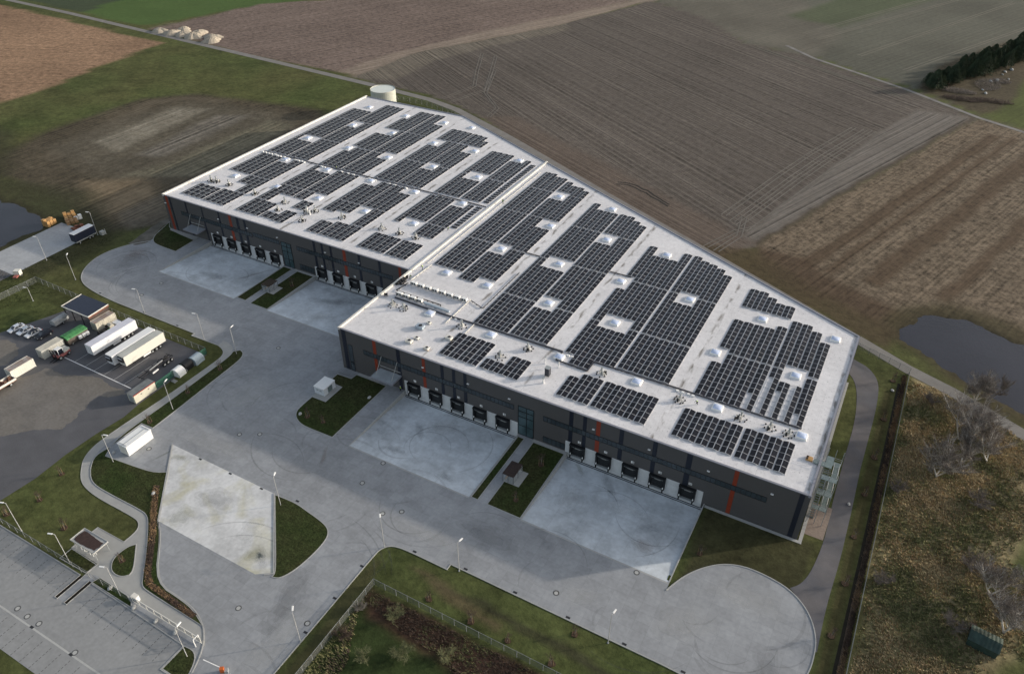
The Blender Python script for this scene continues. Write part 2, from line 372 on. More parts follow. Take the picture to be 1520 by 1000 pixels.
# far fields and field system
zone([(-72,430),(-23,399),(12,356),(54,345),(81,329),(106,316),(139,290),(170,270),(700,100),(2500,1500),(800,4000),(-600,4000),(-60,520)], (.085,.085,.068), 4, .22, .22, (0.42,1), var=.5, vs=40)
zone([(-80,440),(10,360),(54,346),(60,400),(-20,560)], (.105,.098,.08), 12, .2, var=.5, vs=25)
zone([(55,420),(75,470),(105,540),(60,560),(20,430)], (.06,.075,.04), 8, .2, k=.8)
zone([(-468,219),(-394,213),(-394,224),(-364,269),(-304,330),(-1500,900),(-3000,600)], (.040,.052,.030), 3, .2, .1, (1,.7))
zone([(-394,213.5),(-330,209),(-318,240),(-304,290),(-270,330),(-240,520),(-500,700),(-394,224)], (.055,.088,.028), 2, .2, .12, (1,1.2), var=.35)
zone([(-900,60),(-276,60),(-275,82),(-275,110),(-282,147),(-287,190),(-340,192),(-387,196),(-458,200),(-1500,260)], (.205,.134,.086), 1.5, .62, .35, (1,.42), var=.55, vs=30)
zone([(-320,206.5),(-255,200),(-209,196),(-157,198),(-150,240),(-138,290),(-121,333),(-83,425),(-60,520),(-200,700),(-262,330),(-304,290)], (.130,.101,.086), 2, .6, .5, (1,2.35), var=.4, vs=25)
zone([(-163,199),(-148,194),(-145,245),(-130,278),(-115,308),(-98,345),(-79,412),(-70,428),(-60,520),(-83,425),(-122,333),(-139,291),(-158,235)], (.190,.155,.125), 3, .3, .5, (1,2.35), var=.3)
PL = [(-150,193),(-146,245),(-131,276),(-117,304),(-99,343),(-72,428),(-23,398),(12,355),(54,345),(81,329),(106,316),(138,286),(123,245),(106.5,198),(92,157),(79,117),(70,104),(20,128),(-20,150),(-45,166),(-62,176),(-80,184),(-100,190)]
zone(PL, (.087,.076,.066), 2, .38, .68, (1,-.655), var=.3, vs=40)
zone([(113,283),(100,240),(93,207),(86,180),(76,131),(72,110),(79,117),(92,157),(106.5,198),(123,245),(139,287)], (.120,.109,.097), 3, .2, .7, (1,2.7), var=.2)
zone([(-150,193),(-146,245),(-131,276),(-117,304),(-99,343),(-90,330),(-105,300),(-118,270),(-128,240),(-128,200)], (.130,.115,.092), 6, .25, k=.7)
zone([(-20,150),(20,128),(70,104),(80,120),(30,145),(-15,168),(-50,185),(-62,177)], (.098,.078,.064), 5, .25, .7, (1,-.52), k=.8)
zone([(139,286),(124,245),(107.5,198),(93,157),(80,118),(84,108),(100,98),(118,92),(140,80),(200,60),(520,120),(560,330),(300,300),(170,275)], (.112,.089,.064), 2.5, .85, .36, (1,3.07), var=.45, vs=22)
for x0, wv in ((97,2.2),(117,3.0),(104,1.2),(137,2)):
    zone([(x0-wv,113),(x0+wv,111),(x0+wv+34,216),(x0+wv+50,265),(x0-wv+50,268),(x0-wv+34,219)], (.062,.043,.028), 2.5, .4, warp=True, k=.75)
zone([(80,118),(84,106),(100,97),(118,90),(140,78),(160,66),(170,72),(146,88),(125,101),(104,110),(95,118)], (.060,.042,.028), 5, .35, k=.85)
zone([(139,288),(107.5,199),(80.5,118),(78.5,119),(105,199),(136,288)], (.062,.050,.038), 2, .3, k=.8)
zone([(60,108),(80,116),(104,100),(128,88),(126,78),(119,80),(95,93)], (.060,.046,.028), 4, .4, k=.9)
zone([(152,62),(165,62),(175,95),(155,110),(140,112),(128,103),(122,92)], (.050,.043,.024), 7, .4, k=.9)
zone([(139,290),(170,272),(400,420),(700,900),(165,420),(157,392),(147,356),(130,312)], (.062,.074,.024), 4, .3, var=.5)
zone([(110,314),(139,291),(146,300),(152,318),(158,360),(172,430),(150,440),(116,362)], (.060,.050,.032), 5, .5)
zone([(56,346),(81,330.5),(106,318),(139.5,291.5),(139,288.5),(105,314),(80,327),(54,343)], (.075,.088,.028), 2, .3, warp=False, k=.8)
# bare ground and tracks left of the building
zone([(-212,30),(-222,70),(-219,118),(-203,135),(-181,140),(-157,144),(-133,148),(-122,139),(-115,132),(-103,128),(-103,36),(-120,18),(-160,30)], (.058,.049,.034), 7, .55, .5, (.05,1), var=.9, vs=11)
zone([(-197,48),(-205,80),(-214,118),(-201,131),(-180,137),(-178,133),(-199,126),(-207,116),(-198,80),(-190,50)], (.085,.072,.052), 3, .2, k=.9)
zone([(-205,58),(-206,100),(-196,126),(-165,133),(-135,136),(-122,120),(-121,70),(-140,52),(-165,48)], (.082,.073,.055), 14, .5, .4, (.03,1), var=.6, vs=10, k=.85)
zone([(-193,71),(-195,117),(-180,123),(-176,68)], (.150,.137,.108), 6, .45, .7, (0.03,1), var=.5, vs=7)
zone([(-165,71),(-171,119),(-157,127),(-154,74)], (.115,.105,.088), 6, .45, .8, (0.03,1), var=.5, vs=7)
zone([(-154,52),(-147,75),(-145,126),(-131,128),(-127,67)], (.115,.106,.076), 6, .45, .8, (0.03,1), var=.5, vs=7, k=.95)
zone([(-127,135),(-112,133),(-108,120),(-108,40),(-127,66)], (.052,.044,.036), 5, .25, .4, (0,1))
zone([(-162,42),(-140,58),(-128,48),(-116,44),(-110,36),(-125,26),(-140,28)], (.15,.118,.078), 8, .3, k=.9, var=.7, vs=9)
zone([(-127,60),(-108,44),(-106,34),(-114,24),(-128,30)], (.105,.092,.072), 5, .3, k=.8)
zone([(-300,-40),(-112,-12),(-112,20),(-128,27),(-150,38),(-190,30),(-230,60),(-300,60)], (.036,.036,.020), 10, .35, k=.8)
# right hand side wild plot and lawns
zone([(133.2,-60),(133.2,70),(140,69),(160,58),(162,30),(156,14),(162,6),(158,-8),(150,-18),(146,-60)], (.165,.138,.078), 3, .7, var=.9, vs=8)
zone([(134,-60),(134,20),(142,10),(146,-20),(142,-60)], (.110,.100,.050), 6, .6, k=.6)
zone([(162,-60),(162,56),(200,30),(300,-60),(200,-120),(150,-60)], (.032,.046,.016), 5, .35)
zone([(127.5,-60),(127.5,60),(130,60),(130,-60)], (.048,.046,.020), 1.2, .4, warp=False)
zone([(99,-25),(99,0),(122.5,0),(122,-12)], (.040,.040,.019), 2, .5, var=.6, vs=6)
zone([(48.6,-51.8),(48.6,-140),(140,-140),(140,-51.8)], (.028,.040,.014), 1.5, .55, var=.9, vs=6)
zone([(49,-53),(52,-57),(80,-60),(130,-63),(130,-52.3),(49,-52.3)], (.070,.038,.028), 2.5, .5, k=.9, var=.6, vs=4)
zone([(58,-44.5),(70,-44.7),(90,-46.5),(130,-50),(130,-47),(90,-44.5),(70,-43)], (.030,.026,.020), 1.6, .3, k=.7)
zone([(52,-44),(60,-46),(75,-48),(75,-46),(60,-43.5)], (.082,.064,.038), 2, .4, k=.8)
zone([(44.6,-44),(48,-51),(48,-100),(44.5,-100)], (.046,.044,.022), 1.0, .3, k=.8, var=.6, vs=5)
zone([(-30,-52),(-26,-54),(-14,-52.5),(-10,-50.5),(-9,-53),(-14,-56),(-27,-56)], (.12,.092,.06), 1.5, .3, k=.9)

INS = pip(px+.0, py+.0, SITE).reshape(GX.shape) | ((px >= 0)&(px <= 98.7001)&(py > -22)&(py < 5)).reshape(GX.shape)
ny_, nx_ = GX.shape
zz = (fbm(px,py,5,31)-.5)*.10*np.clip((abs(px-30)-140)/20,0,1)-.03
# shallow ponds: the ground dips below the water level
PONDR = [(129,83.5),(129.5,93),(133,101),(139,102),(144,105),(150,102),(155,99),(162,99),(172,103),(240,96),(270,60),(235,20),(200,37),(160,66),(148,72.5),(138,77.5)]
PONDL = [(-142,-14),(-142,10),(-146,15),(-163,16.5),(-180,17),(-240,20),(-240,-40),(-142,-40)]
for pd, wsoft in ((PONDR,3.5),(PONDL,3.5)):
    d = sdist(wx+(fbm(px,py,3.2,77)-.5)*3.5, wy+(fbm(px,py,3.2,78)-.5)*3.5, pd); zz = np.where(d > -8, zz-.30*np.clip(d/wsoft+.5,0,1), zz)
    w = np.clip(1-abs(d)/3.5,0,1)[:,None]*.7; Cc[:] = Cc*(1-w)+np.array((.030,.026,.016))*w
idx = np.arange(nv).reshape(GX.shape)
quads = np.stack([idx[:-1,:-1],idx[:-1,1:],idx[1:,1:],idx[1:,:-1]],-1).reshape(-1,4)
allin = (INS[:-1,:-1]&INS[:-1,1:]&INS[1:,1:]&INS[1:,:-1]).ravel(); quads = quads[~allin]
me = bpy.data.meshes.new('ground'); me.vertices.add(nv); me.vertices.foreach_set('co', np.stack([px,py,zz],-1).ravel().astype(np.float32))
me.loops.add(quads.size); me.loops.foreach_set('vertex_index', quads.ravel().astype(np.int32)); me.polygons.add(len(quads))
me.polygons.foreach_set('loop_start', np.arange(0,quads.size,4,dtype=np.int32)); me.polygons.foreach_set('loop_total', np.full(len(quads),4,dtype=np.int32)); me.update(calc_edges=True)
for nm, arr in (('soil', Cc), ('till', Pm)):
    a = me.attributes.new(nm, 'FLOAT_VECTOR', 'POINT'); a.data.foreach_set('vector', arr.astype(np.float32).ravel())
def ground_mat():
    m = bpy.data.materials.new('field_ground'); m.use_nodes = True; nt = m.node_tree; N = nt.nodes; L = nt.links; b = N['Principled BSDF']
    b.inputs['Roughness'].default_value = .95; b.inputs['Specular IOR Level'].default_value = .1
    a1 = N.new('ShaderNodeAttribute'); a1.attribute_name = 'soil'; a2 = N.new('ShaderNodeAttribute'); a2.attribute_name = 'till'
    sp = N.new('ShaderNodeSeparateXYZ'); L.new(a2.outputs['Vector'], sp.inputs[0]); tc = N.new('ShaderNodeTexCoord')
    def mt(op, *a):
        n = N.new('ShaderNodeMath'); n.operation = op
        for i, x in enumerate(a):
            if isinstance(x, (int, float)): n.inputs[i].default_value = x
            else: L.new(x, n.inputs[i])
        return n.outputs[0]
    def n1(s, d=2):
        n = N.new('ShaderNodeTexNoise'); n.noise_dimensions = '1D'; n.inputs['Scale'].default_value = s; n.inputs['Detail'].default_value = d; L.new(sp.outputs[1], n.inputs['W']); return mt('SUBTRACT', n.outputs[0], .5)
    def n3(s, d=3, r=.6):
        n = N.new('ShaderNodeTexNoise'); n.inputs['Scale'].default_value = s; n.inputs['Detail'].default_value = d; n.inputs['Roughness'].default_value = r; L.new(tc.outputs['Object'], n.inputs['Vector']); return mt('SUBTRACT', n.outputs[0], .5)
    fur = mt('ADD', mt('ADD', mt('MULTIPLY', n1(.10), .7), mt('MULTIPLY', n1(.55, 1), 1.5)), mt('MULTIPLY', n1(1.3, 0), 1.5))
    brk = mt('ADD', .8, mt('MULTIPLY', n3(.05), 2.0))
    fur = mt('MULTIPLY', mt('MULTIPLY', fur, sp.outputs[0]), mt('MAXIMUM', brk, .1))
    spk = mt('MULTIPLY', mt('ADD', mt('MULTIPLY', n3(.30), 1.9), mt('MULTIPLY', n3(.5, 7, .85), 4.8)), sp.outputs[2])
    val = mt('MULTIPLY', mt('MAXIMUM', mt('ADD', mt('ADD', 1.0, fur), spk), .15), 1.28)
    v = N.new('ShaderNodeVectorMath'); v.operation = 'SCALE'; L.new(a1.outputs['Vector'], v.inputs[0]); L.new(val, v.inputs['Scale'])
    # greenish / yellowish drift
    mx = N.new('ShaderNodeMix'); mx.data_type = 'RGBA'; mx.blend_type = 'MULTIPLY'; mx.inputs[7].default_value = (1.03,.985,.93,1)
    L.new(mt('MULTIPLY', mt('ADD', n3(.18), .35), 1.0), mx.inputs[0]); L.new(v.outputs[0], mx.inputs[6]); L.new(mx.outputs[2], b.inputs['Base Color'])
    bp = N.new('ShaderNodeBump'); bp.inputs['Distance'].default_value = .22; bp.inputs['Strength'].default_value = .8
    L.new(mt('ADD', mt('MULTIPLY', fur, .35), mt('MULTIPLY', n3(1.0, 4, .7), .6)), bp.inputs['Height']); L.new(bp.outputs[0], b.inputs['Normal'])
    return m
me.materials.append(ground_mat()); ground = bpy.data.objects.new('ground', me); COL.objects.link(ground); ground['kind'] = 'structure'
mb = MB(); mb.poly([(120,10,-.17),(275,10,-.17),(275,115,-.17),(120,115,-.17)]); o = mb.build('pond', M['water'], fix=False); o['kind'] = 'structure'
mb = MB(); mb.poly([(-245,-45,-.17),(-136,-45,-.17),(-136,22,-.17),(-245,22,-.17)]); o = mb.build('pond', M['water'], fix=False); o['kind'] = 'structure'

# ------------------------------------------------------------------ paved surfaces
sheet('service_yard', sm(SITE), 0.0, M['paving'], holes)
for i, (a,b,c,d) in enumerate(YARDS):
    zf = lambda x, y, c=c, d=d: 0 if y < c+.01 else (-PIT if y > d-.01 else -PIT*(y-c)/(d-c))
    n = 12; mb = MB()
    for k in range(n):
        y0 = c+(d-c)*k/n; y1 = c+(d-c)*(k+1)/n; mb.poly([(a,y0,zf(a,y0)),(b,y0,zf(b,y0)),(b,y1,zf(b,y1)),(a,y1,zf(a,y1))])
    mb.poly([(a,d,-PIT),(b,d,-PIT),(b,d+1.5,-PIT),(a,d+1.5,-PIT)])
    o = mb.build('dock_yard', M['yard'], fix=False); o['kind'] = 'structure'
    mb = MB()
    for x0, x1 in ((a-.24,a),(b,b+.24)):
        mb.profile([(c,-.05),(c,.04),(d,.12),(d,-PIT-.2)], 'x', x0, x1)
    o = mb.build('yard_edging', M['kerb']); o['kind'] = 'structure'
    sheet('drainage_channel', [(a+.1,d-.75),(b-.1,d-.75),(b-.1,d-.5),(a+.1,d-.5)], 0, M['dark_metal'], zf=lambda x,y,c=c,d=d: -PIT*(y-c)/(d-c)+.006)
    sheet('joint', [(a-.1,c-.35),(b+.1,c-.35),(b+.1,c-.05),(a-.1,c-.05)], .005, M['kerb'])
RAMP = [(-16.6,-42.6),(14.7,-42.6),(29.2,-58.3),(26.3,-60.3),(-1,-60.2)]
sheet('ramp_slab', RAMP, .006, M['ramp'])
kerb([(14.9,-42.6),(29.4,-58.4),(28,-59.6)], w=.25, z1=.14); kerb([(-1.2,-60.3),(-16.8,-42.7)], w=.3, z1=.12)
# outer kerbs
kerb(sm([(-101,22.3),(-104.2,18.5),(-106.2,14.8),(-107.4,10.3),(-107.3,6),(-106,2.3),(-104,-1.2),(-101.4,-3.9),(-98.8,-5.5),(-96,-6.6),(-92,-7.4),(-88,-7.9),(-80.9,-8.4),(-53.7,-8.4),(-46.6,-8.4),(-46.6,-9.5),(-36.7,-9.2)], False))
ri = SITE.index((-36.7,-9.2)); rj = SITE.index((-3,-77.1)); kerb(sm(SITE[ri:rj+1], False), w=.12, z1=.06)
ra = SITE.index((43.9,-115)); rb = SITE.index((98.7,-24.7)); kerb(sm(SITE[ra:rb+1], False), w=.2)
kerb([(-60,-77.0),(-3.8,-77.05)], w=.18); kerb([(-0.2,-77.3),(26,-78),(26,-83.2),(31.8,-83.2)], w=.18)
kerb(sm([(31.8,-115),(31.9,-83),(31,-80),(29.9,-77.6),(28.5,-75.5),(26.1,-73.4),(22.8,-71.9),(19.2,-71.3),(10.7,-71.0),(2,-62.4),(-1.1,-60.4)], False), w=.22)
# footpath (lighter paving) and parking
FP_OUT = SITE[ri:rj]
FP_IN = [(3.1,-67.1),(8.4,-72.5),(9.5,-73.2),(10.8,-73.4),(26.4,-73.7)]
fp_in_all = [(26.4,-73.7),(10.8,-73.4),(9.5,-73.2),(8.4,-72.5),(3.1,-67.1),(-3,-61.5),(-4.6,-60.6),(-6.5,-60.15),(-17.5,-60.3),(-22.5,-60.1),(-25.5,-58.7),(-28.5,-55.9),(-29.9,-53.5),(-30.7,-50),(-30.2,-45),(-29.9,-30),(-30.2,-11.5),(-31.2,-9),(-33.4,-7.2),(-37,-6.9)]
sheet('footpath', sm(FP_OUT+[(-3,-76.1),(0,-75.4),(9.4,-75.5),(29.6,-76.2),(28.2,-75.1)]+fp_in_all), .005, M['path'])
PARK = [(-60,-77.1),(-3.3,-77.1),(-3.3,-82.6),(-.6,-82.6),(-.6,-77.4),(25.8,-78),(25.9,-83.1),(27,-83.1),(27,-94.4),(-60,-94.4)]
M['parking'] = paving_mat('parking_paving', (.275,.278,.275), 1.2, 1.2, .02, .03, .05, .22)
sheet('parking_lot', PARK, .004, M['parking'])
M['dashline'] = mat('dark_marking', (.10,.10,.10), .8)
M['paleline'] = mat('pale_gutter', (.42,.42,.40), .8, var=.08)
mb = MB(); 
for y0, y1 in ((-82.9,-77.3),(-94.3,-89.4)):
    for x in np.arange(-38.5, 25, 2.58):
        if -4.2 < x < 0.2 and y0 > -85: continue
        y = y0
        while y < y1-.3: mb.box(x-.06,x+.06,y,y+.42,.006,.009); y += .68
o = mb.build('parking_markings', M['dashline']); o['kind'] = 'structure'
path_line('gutter', [(-60,-88.9),(27,-89.0)], .32, .010, M['paleline'])
M['ditch'] = mat('ditch_soil', (.018,.015,.010), .95, var=.3, scale=.6)
for x0 in (-3.35,-.62):
    sheet('planting_bed', [(x0-.34,-82.6),(x0+.34,-82.6),(x0+.34,-77.1),(x0-.34,-77.1)], .012, M['ditch'])
kerb([(-3.75,-77.2),(-3.75,-82.7),(-2.95,-82.7),(-2.95,-77.2)], w=.09); kerb([(-1.02,-77.2),(-1.02,-82.7),(-.22,-82.7),(-.22,-77.3)], w=.09)
# lawns set in the paving, each with its kerb
LAWNS = [
 [(14.6,-22.6),(7.7,-22.8),(5.6,-22.7),(3.8,-22.2),(2.2,-21.3),(1.1,-20),(.6,-18.4),(.6,-13.5),(4.9,-13.4),(4.9,-6.9),(.4,-6.7),(.4,-3.2),(4.8,-3.0),(5,-1.0),(14.6,-1.0)],
 [(53.3,-1),(54.95,-1),(54.95,-22.6),(53.3,-22.6)], [(57.4,-1),(65.5,-1),(65.5,-22.7),(57.4,-22.7)],
 [(-106,35),(-103.6,28.5),(-102.9,26.1),(-100.5,23),(-97.2,21.6),(-87.8,21.5),(-88.2,29.8),(-101.5,31)],
 [(-49.7,31.4),(-46.3,31.4),(-46.3,11),(-49.7,11)], [(-43.9,31.2),(-37.3,31.2),(-37.3,10.6),(-43.9,10.6)],
 [(-30.0,-46),(-29.8,-30),(-30.1,-11.5),(-30.9,-9.3),(-29.6,-7.9),(-28.2,-8.3),(-27.1,-9.6),(-26.5,-12),(-26.2,-20),(-25.6,-33.4),(-25.4,-41),(-29.1,-41.2),(-29.1,-49.6)],
 [(-28.9,-50.2),(-27.4,-52.8),(-13.6,-51.2),(-10.6,-49.3),(-1.3,-60.4),(2,-62.5),(10.6,-71.2),(19.2,-71.5),(22.7,-72.2),(25.9,-73.5),(10.7,-73.2),(9.3,-73),(8.2,-72.3),(3.1,-66.9),(-3,-61.3),(-4.7,-60.3),(-6.5,-59.95),(-17.5,-60.1),(-22.3,-59.9),(-25.3,-58.5),(-28.2,-55.9),(-29.6,-53.5)],
 [(15.3,-42.8),(20.8,-42.4),(24.5,-43),(28,-43.5),(31,-44.2),(32.6,-45.6),(33.2,-48),(33.1,-52),(32.5,-56),(31.2,-58.8),(29.6,-59.2),(29.7,-58.1)],
 [(-.3,-66.6),(-1.3,-67.9),(-1.5,-70),(-1.2,-71.6),(.3,-73.2),(2.1,-73.7),(3.8,-73.4),(4.7,-72.4),(4.4,-71.1)],
 [(-10.9,-76.4),(-3.1,-76.2),(-3.05,-73.9),(-10.9,-73.7)],
 [(.2,-75.6),(9.4,-75.7),(11,-77.2),(-.3,-77.1)], [(26.2,-83),(26.2,-78),(28.6,-77.8),(30.4,-79.5),(31.6,-83)],
]
for L_ in map(sm, LAWNS):
    mb = MB(); mb.prism(L_, -.05, .07); o = mb.build('lawn', M['grass']); o['kind'] = 'structure'; kerb(L_, True, w=.16, z0=0, z1=.10)
# mulch strips
M['mulch2'] = mat('weathered_mulch', (.085,.060,.042), .95, var=.45, scale=1.0, var2=.3, scale2=4)
path_line('mulch_strip', [(-9.5,-53.5),(-4,-58.9),(.7,-63.2),(7.9,-70.6),(10.1,-71.9),(18.1,-72.5),(23.1,-72.8)], 1.1, .10, M['mulch'])
path_line('mulch_strip', [(131.6,68),(131.6,50),(131.5,15),(131.2,-10),(131.2,-26),(131.1,-60)], 1.0, .02, M['mulch2'])
path_line('ditch', [(130.6,64),(130.7,40),(130.6,0),(130.4,-28),(130.2,-60)], .75, .0, M['ditch'])
# building apron, gravel track, service road, lanes
kerb([(5.2,-.45),(12,-.45)], w=.9, z1=.03, name='apron_strip'); kerb([(98.8,-.5),(118.9,-.5),(118.9,2.4),(118.7,58)], w=.7, z1=.05, name='apron_strip'); kerb([(57,-.45),(65.6,-.45)], w=.9, z1=.06, name='apron_strip')
kerb([(-101.9,31.6),(-88.4,31.6)], w=.8, z1=.05, name='apron_strip'); kerb([(-45.4,31.75),(-37.2,31.75)], w=.8, z1=.05, name='apron_strip')
sheet('terrace', [(118.6,2.3),(123.0,2.3),(123.2,12),(118.6,12)], .012, mat('brick_terrace', (.25,.20,.165), .9, var=.2, scale=2))
sheet('entrance_path', [(-101.2,30.9),(-88,30.0),(-88,31.2),(-101.2,31.3)], .112, M['path'])
sheet('access_track', rough([(-101.3,22.2),(-104.5,28.8),(-105.6,35),(-105.5,50),(-108.6,50),(-109,36),(-108,27),(-106.3,17.5),(-103,18)], .8, 3), .004, M['gravel'])
sheet('service_road', sm([(119.6,-12.6),(121.4,-10.6),(122.6,-6),(123.3,3),(122.9,12),(122.8,28),(122.9,41.6),(122.4,49),(121.2,57),(119,62),(112,68),(112,73),(119.4,68.6),(122.5,67.3),(125.2,63.6),(126.4,58.8),(126.8,49),(126.6,27),(126.9,13),(127,-1),(126.6,-13.7),(126.9,-24),(126.55,-24),(126.2,-21.4),(124.6,-17.5),(122.5,-14.9)]), .006, M['asphalt_road'])
LANE = [(-1200,262),(-600,225),(-468,212),(-396,208.5),(-331,203.4),(-271,199),(-217,195),(-165,191),(-128,188),(-96,184.5),(-78,179.5),(-62,172),(-42,162.5),(-27.6,155),(20,129.5),(70,104),(119,78.5),(132,71.4),(143,66.9),(159,58),(220,25),(400,-70)]
path_line('lane', LANE, 4.0, .02, M['lane'])
path_line('field_track', [(35,362),(54,344),(81,327.5),(106,312),(139,286.5),(160,275),(300,200)], 2.2, .03, mat('rutted_track', (.20,.19,.175), .9, var=.35, scale=.15))
M['rut'] = mat('wheel_rut', (.145,.135,.105), .95, var=.2, scale=.1)
for a, b in (((38.6,393),(110,560)),((48.5,385),(130,568)),((75.4,361),(150,545)),((101,344.6),(180,525)),((20,350),(104,300))):
    d = Vector((b[0]-a[0], b[1]-a[1])).normalized(); n = Vector((-d.y, d.x))*1.1
    for s in (-1,1): path_line('wheel_track', [(a[0]+n.x*s, a[1]+n.y*s),(b[0]+n.x*s, b[1]+n.y*s)], .7, .03, M['rut'])
M['rut2'] = mat('field_rut', (.150,.136,.118), .95, var=.25, scale=.15)
for off in (0, 5.5, 9, 14):
    for s in (0, 1.8): path_line('wheel_track', [(74+off*.2-off+s,126+off*.6),(86-off+s,178),(93-off+s,207),(104-off+s,246)], .45, .03, M['rut2'])
for k, pts in enumerate(([(-92,188),(-88,212),(-100,235),(-113,262)],[(-86,187),(-80,210),(-90,232),(-104,262)],[(-60,178),(-62,190),(-78,206),(-92,240)],[(68,108),(72,122),(70,136)],[(64,109),(70,125),(78,134)])):
    for s in (0, 1.7): path_line('wheel_track', [(x+s,y) for x,y in pts], .4, .03, M['rut2'])
M['darkrut'] = mat('wet_rut', (.03,.027,.022), .8, var=.3)
for s in (0, 2.0): path_line('wheel_track', [(20,140+s),(24,141.5+s*.8),(28,140.5+s),(30.5,139+s*.9),(33,138.4+s),(36,136+s),(39.5,134.5+s*.7),(44,131.5+s*.8)], .55, .03, M['darkrut'])
# truck yard
sheet('truck_yard', [(-36,-13.9),(-88,-13.9),(-88.6,-17),(-90,-22),(-95,-34.5),(-115,-50),(-115,-76),(-36,-74),(-35.2,-65),(-35.9,-57),(-35.7,-49),(-34.9,-41.6),(-35.6,-36.8)], .0, M['asphalt'])
DUST = [(-92,-52),(-82,-49),(-76,-47.5),(-71,-44),(-69.3,-38.6),(-67.6,-38.1),(-62.4,-38.2),(-57.5,-36),(-53.2,-34.4),(-43,-34.6),(-41.6,-35.6),(-47.1,-39.2),(-46.2,-45.6),(-44.3,-51.8),(-55.1,-60.5),(-75,-68),(-95,-70)]
sheet('dusty_surface', rough([(-97,-37.4),(-91,-36.2),(-87.8,-35.9),(-84,-36.4),(-81,-38.5),(-80,-43),(-86,-46),(-95,-46)], .6, 4), .005, M['dust'])
sheet('dusty_surface', rough(DUST, 1.0, 4), .005, M['dust'])
path_line('yard_line', [(-69,-33.2),(-42.4,-33.4)], .22, .012, M['white'])
for x in (-64.9,-60.7,-57,-53.2,-49.2,-45.4): path_line('bay_line', [(x,-33.1),(x+.1,-22)], .12, .011, M['paleline'])
# pad by the left pond
sheet('storage_pad', [(-200,-14),(-128.5,-13.5),(-121.3,-13.6),(-121.6,2),(-121.9,16.8),(-139,16.4),(-138.6,-8),(-200,-8)], .0, M['apron'])
sheet('pad_road', [(-200,-30),(-121,-26),(-121.2,-13.6),(-128.5,-13.5),(-200,-14)], .004, M['asphalt_road'])
# tyre marks: dark rubber arcs on the paving
def arcline(cx, cy, r, a0, a1, w, z, zf=None, m=None):
    pts = arc(cx, cy, r, a0, a1, 26); mb = MB()
    for i in range(len(pts)-1):
        for (x0,y0),(x1,y1) in ((pts[i],pts[i+1]),):
            d = Vector((x1-x0,y1-y0)).normalized(); n = Vector((-d.y,d.x))*w/2; t = abs(i/(len(pts)-2)-.5)*2; k = 1-.8*t*t; n *= k
            q = [(x0+n.x,y0+n.y),(x1+n.x,y1+n.y),(x1-n.x,y1-n.y),(x0-n.x,y0-n.y)]
            mb.poly([(a,b,(zf(a,b) if zf else 0)+z) for a,b in q])
    o = mb.build('tyre_mark', m or M['tyremark'], fix=False); o['kind'] = 'structure'
M['tyremark2'] = mat('faint_marks', (.13,.13,.13), .8, var=.3, scale=1, alpha=.10)
M['tyremark'] = mat('rubber_marks', (.10,.10,.105), .8, var=.3, scale=1, alpha=.16)
for _ in range(46):
    cx_, cy_ = rng.choice(((rng.uniform(-90,-45),rng.uniform(-5,8)),(rng.uniform(-20,20),rng.uniform(-35,5)),(rng.uniform(0,100),rng.uniform(-38,-24)),(rng.uniform(33,42),rng.uniform(-90,-45)),(rng.uniform(100,120),rng.uniform(-36,-18))))
    a0_ = rng.uniform(0,360); q_ = [cx_+0, cy_+0, rng.uniform(5,14)]; arcline(q_[0], q_[1], min(q_[2], 9 if cx_ > 98 else 14, abs(cy_+39.5)*.9+1 if cx_ > 50 else 14), a0_, a0_+rng.uniform(30,110), rng.uniform(.2,.7), .012+.003*rng.random(), None, M['tyremark2'])
for a in ((-95,8,9,20,250,.35),(-95,8,6.8,0,230,.25),(-83,2,8,90,280,.3),(-84,2,6.5,80,260,.25),(-80,6,11,150,260,.3),(-72,4,9,180,300,.2),(112,-27,8.5,230,360,.3),(111,-28,6.5,250,330,.25),(95,-30,14,250,330,.25),
          (37,-55,15,30,80,.35),(36,-56,13,20,75,.3),(32,-62,22,40,85,.3),(22,-66,16,60,150,.35),(24,-66,13.5,70,140,.3),(10,-26,13,200,300,.3),(12,-27,9,210,330,.25),(44,-30,8,200,330,.3),(46,-32,6,170,300,.25),(75,-31,9,20,140,.25),(-15,-20,10,100,250,.3),(-14,-20,8,100,230,.25),(5,-40,12,40,130,.3),(62,-33,9,60,150,.25)):
    arcline(*a[:5], a[5], .012+.002*rng.random())
for (a,b,c,d), arcs in zip(YARDS, (((38,-12,7,20,260,.4),(36,-14,5.5,0,240,.3),(40,-10,10,-60,70,.3),(30,-15,6,200,320,.5)),((82,-14,9,40,140,.35),(90,-8,8,200,330,.3),(84,-10,12,300,370,.3),(76,-12,7,20,120,.3)),((-68,20,9,180,300,.3),(-62,18,7,0,120,.3)),((-25,20,9,30,120,.25),))):
    zf = lambda x,y,c=c,d=d: -PIT*min(max((y-c)/(d-c),0),1)
    for q in arcs: arcline(*q[:5], q[5], .012, zf)
M['blotch'] = {k: mat('blotch_'+k, c, .9, var=.2, alpha=.065) for k, c in (('dark',(.13,.135,.14)),('rust',(.20,.12,.07)),('pale',(.60,.60,.58)),('moss',(.16,.17,.07)))}
def blotch(x, y, rx, ry, kind, seed, zf=None, rz=0):  # nested soft layers: surface stains, plus the darker wedge on the ramp
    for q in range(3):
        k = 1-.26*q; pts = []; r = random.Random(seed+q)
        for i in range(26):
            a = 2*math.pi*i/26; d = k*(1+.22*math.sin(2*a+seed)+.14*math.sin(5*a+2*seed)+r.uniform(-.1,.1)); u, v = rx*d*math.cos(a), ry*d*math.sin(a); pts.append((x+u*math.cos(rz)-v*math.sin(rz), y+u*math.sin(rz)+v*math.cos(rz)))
        sheet('blotch', pts, .014+.002*q, M['blotch'][kind], zf=(lambda a, b, q=q: zf(a, b)+.014+.002*q) if zf else None)
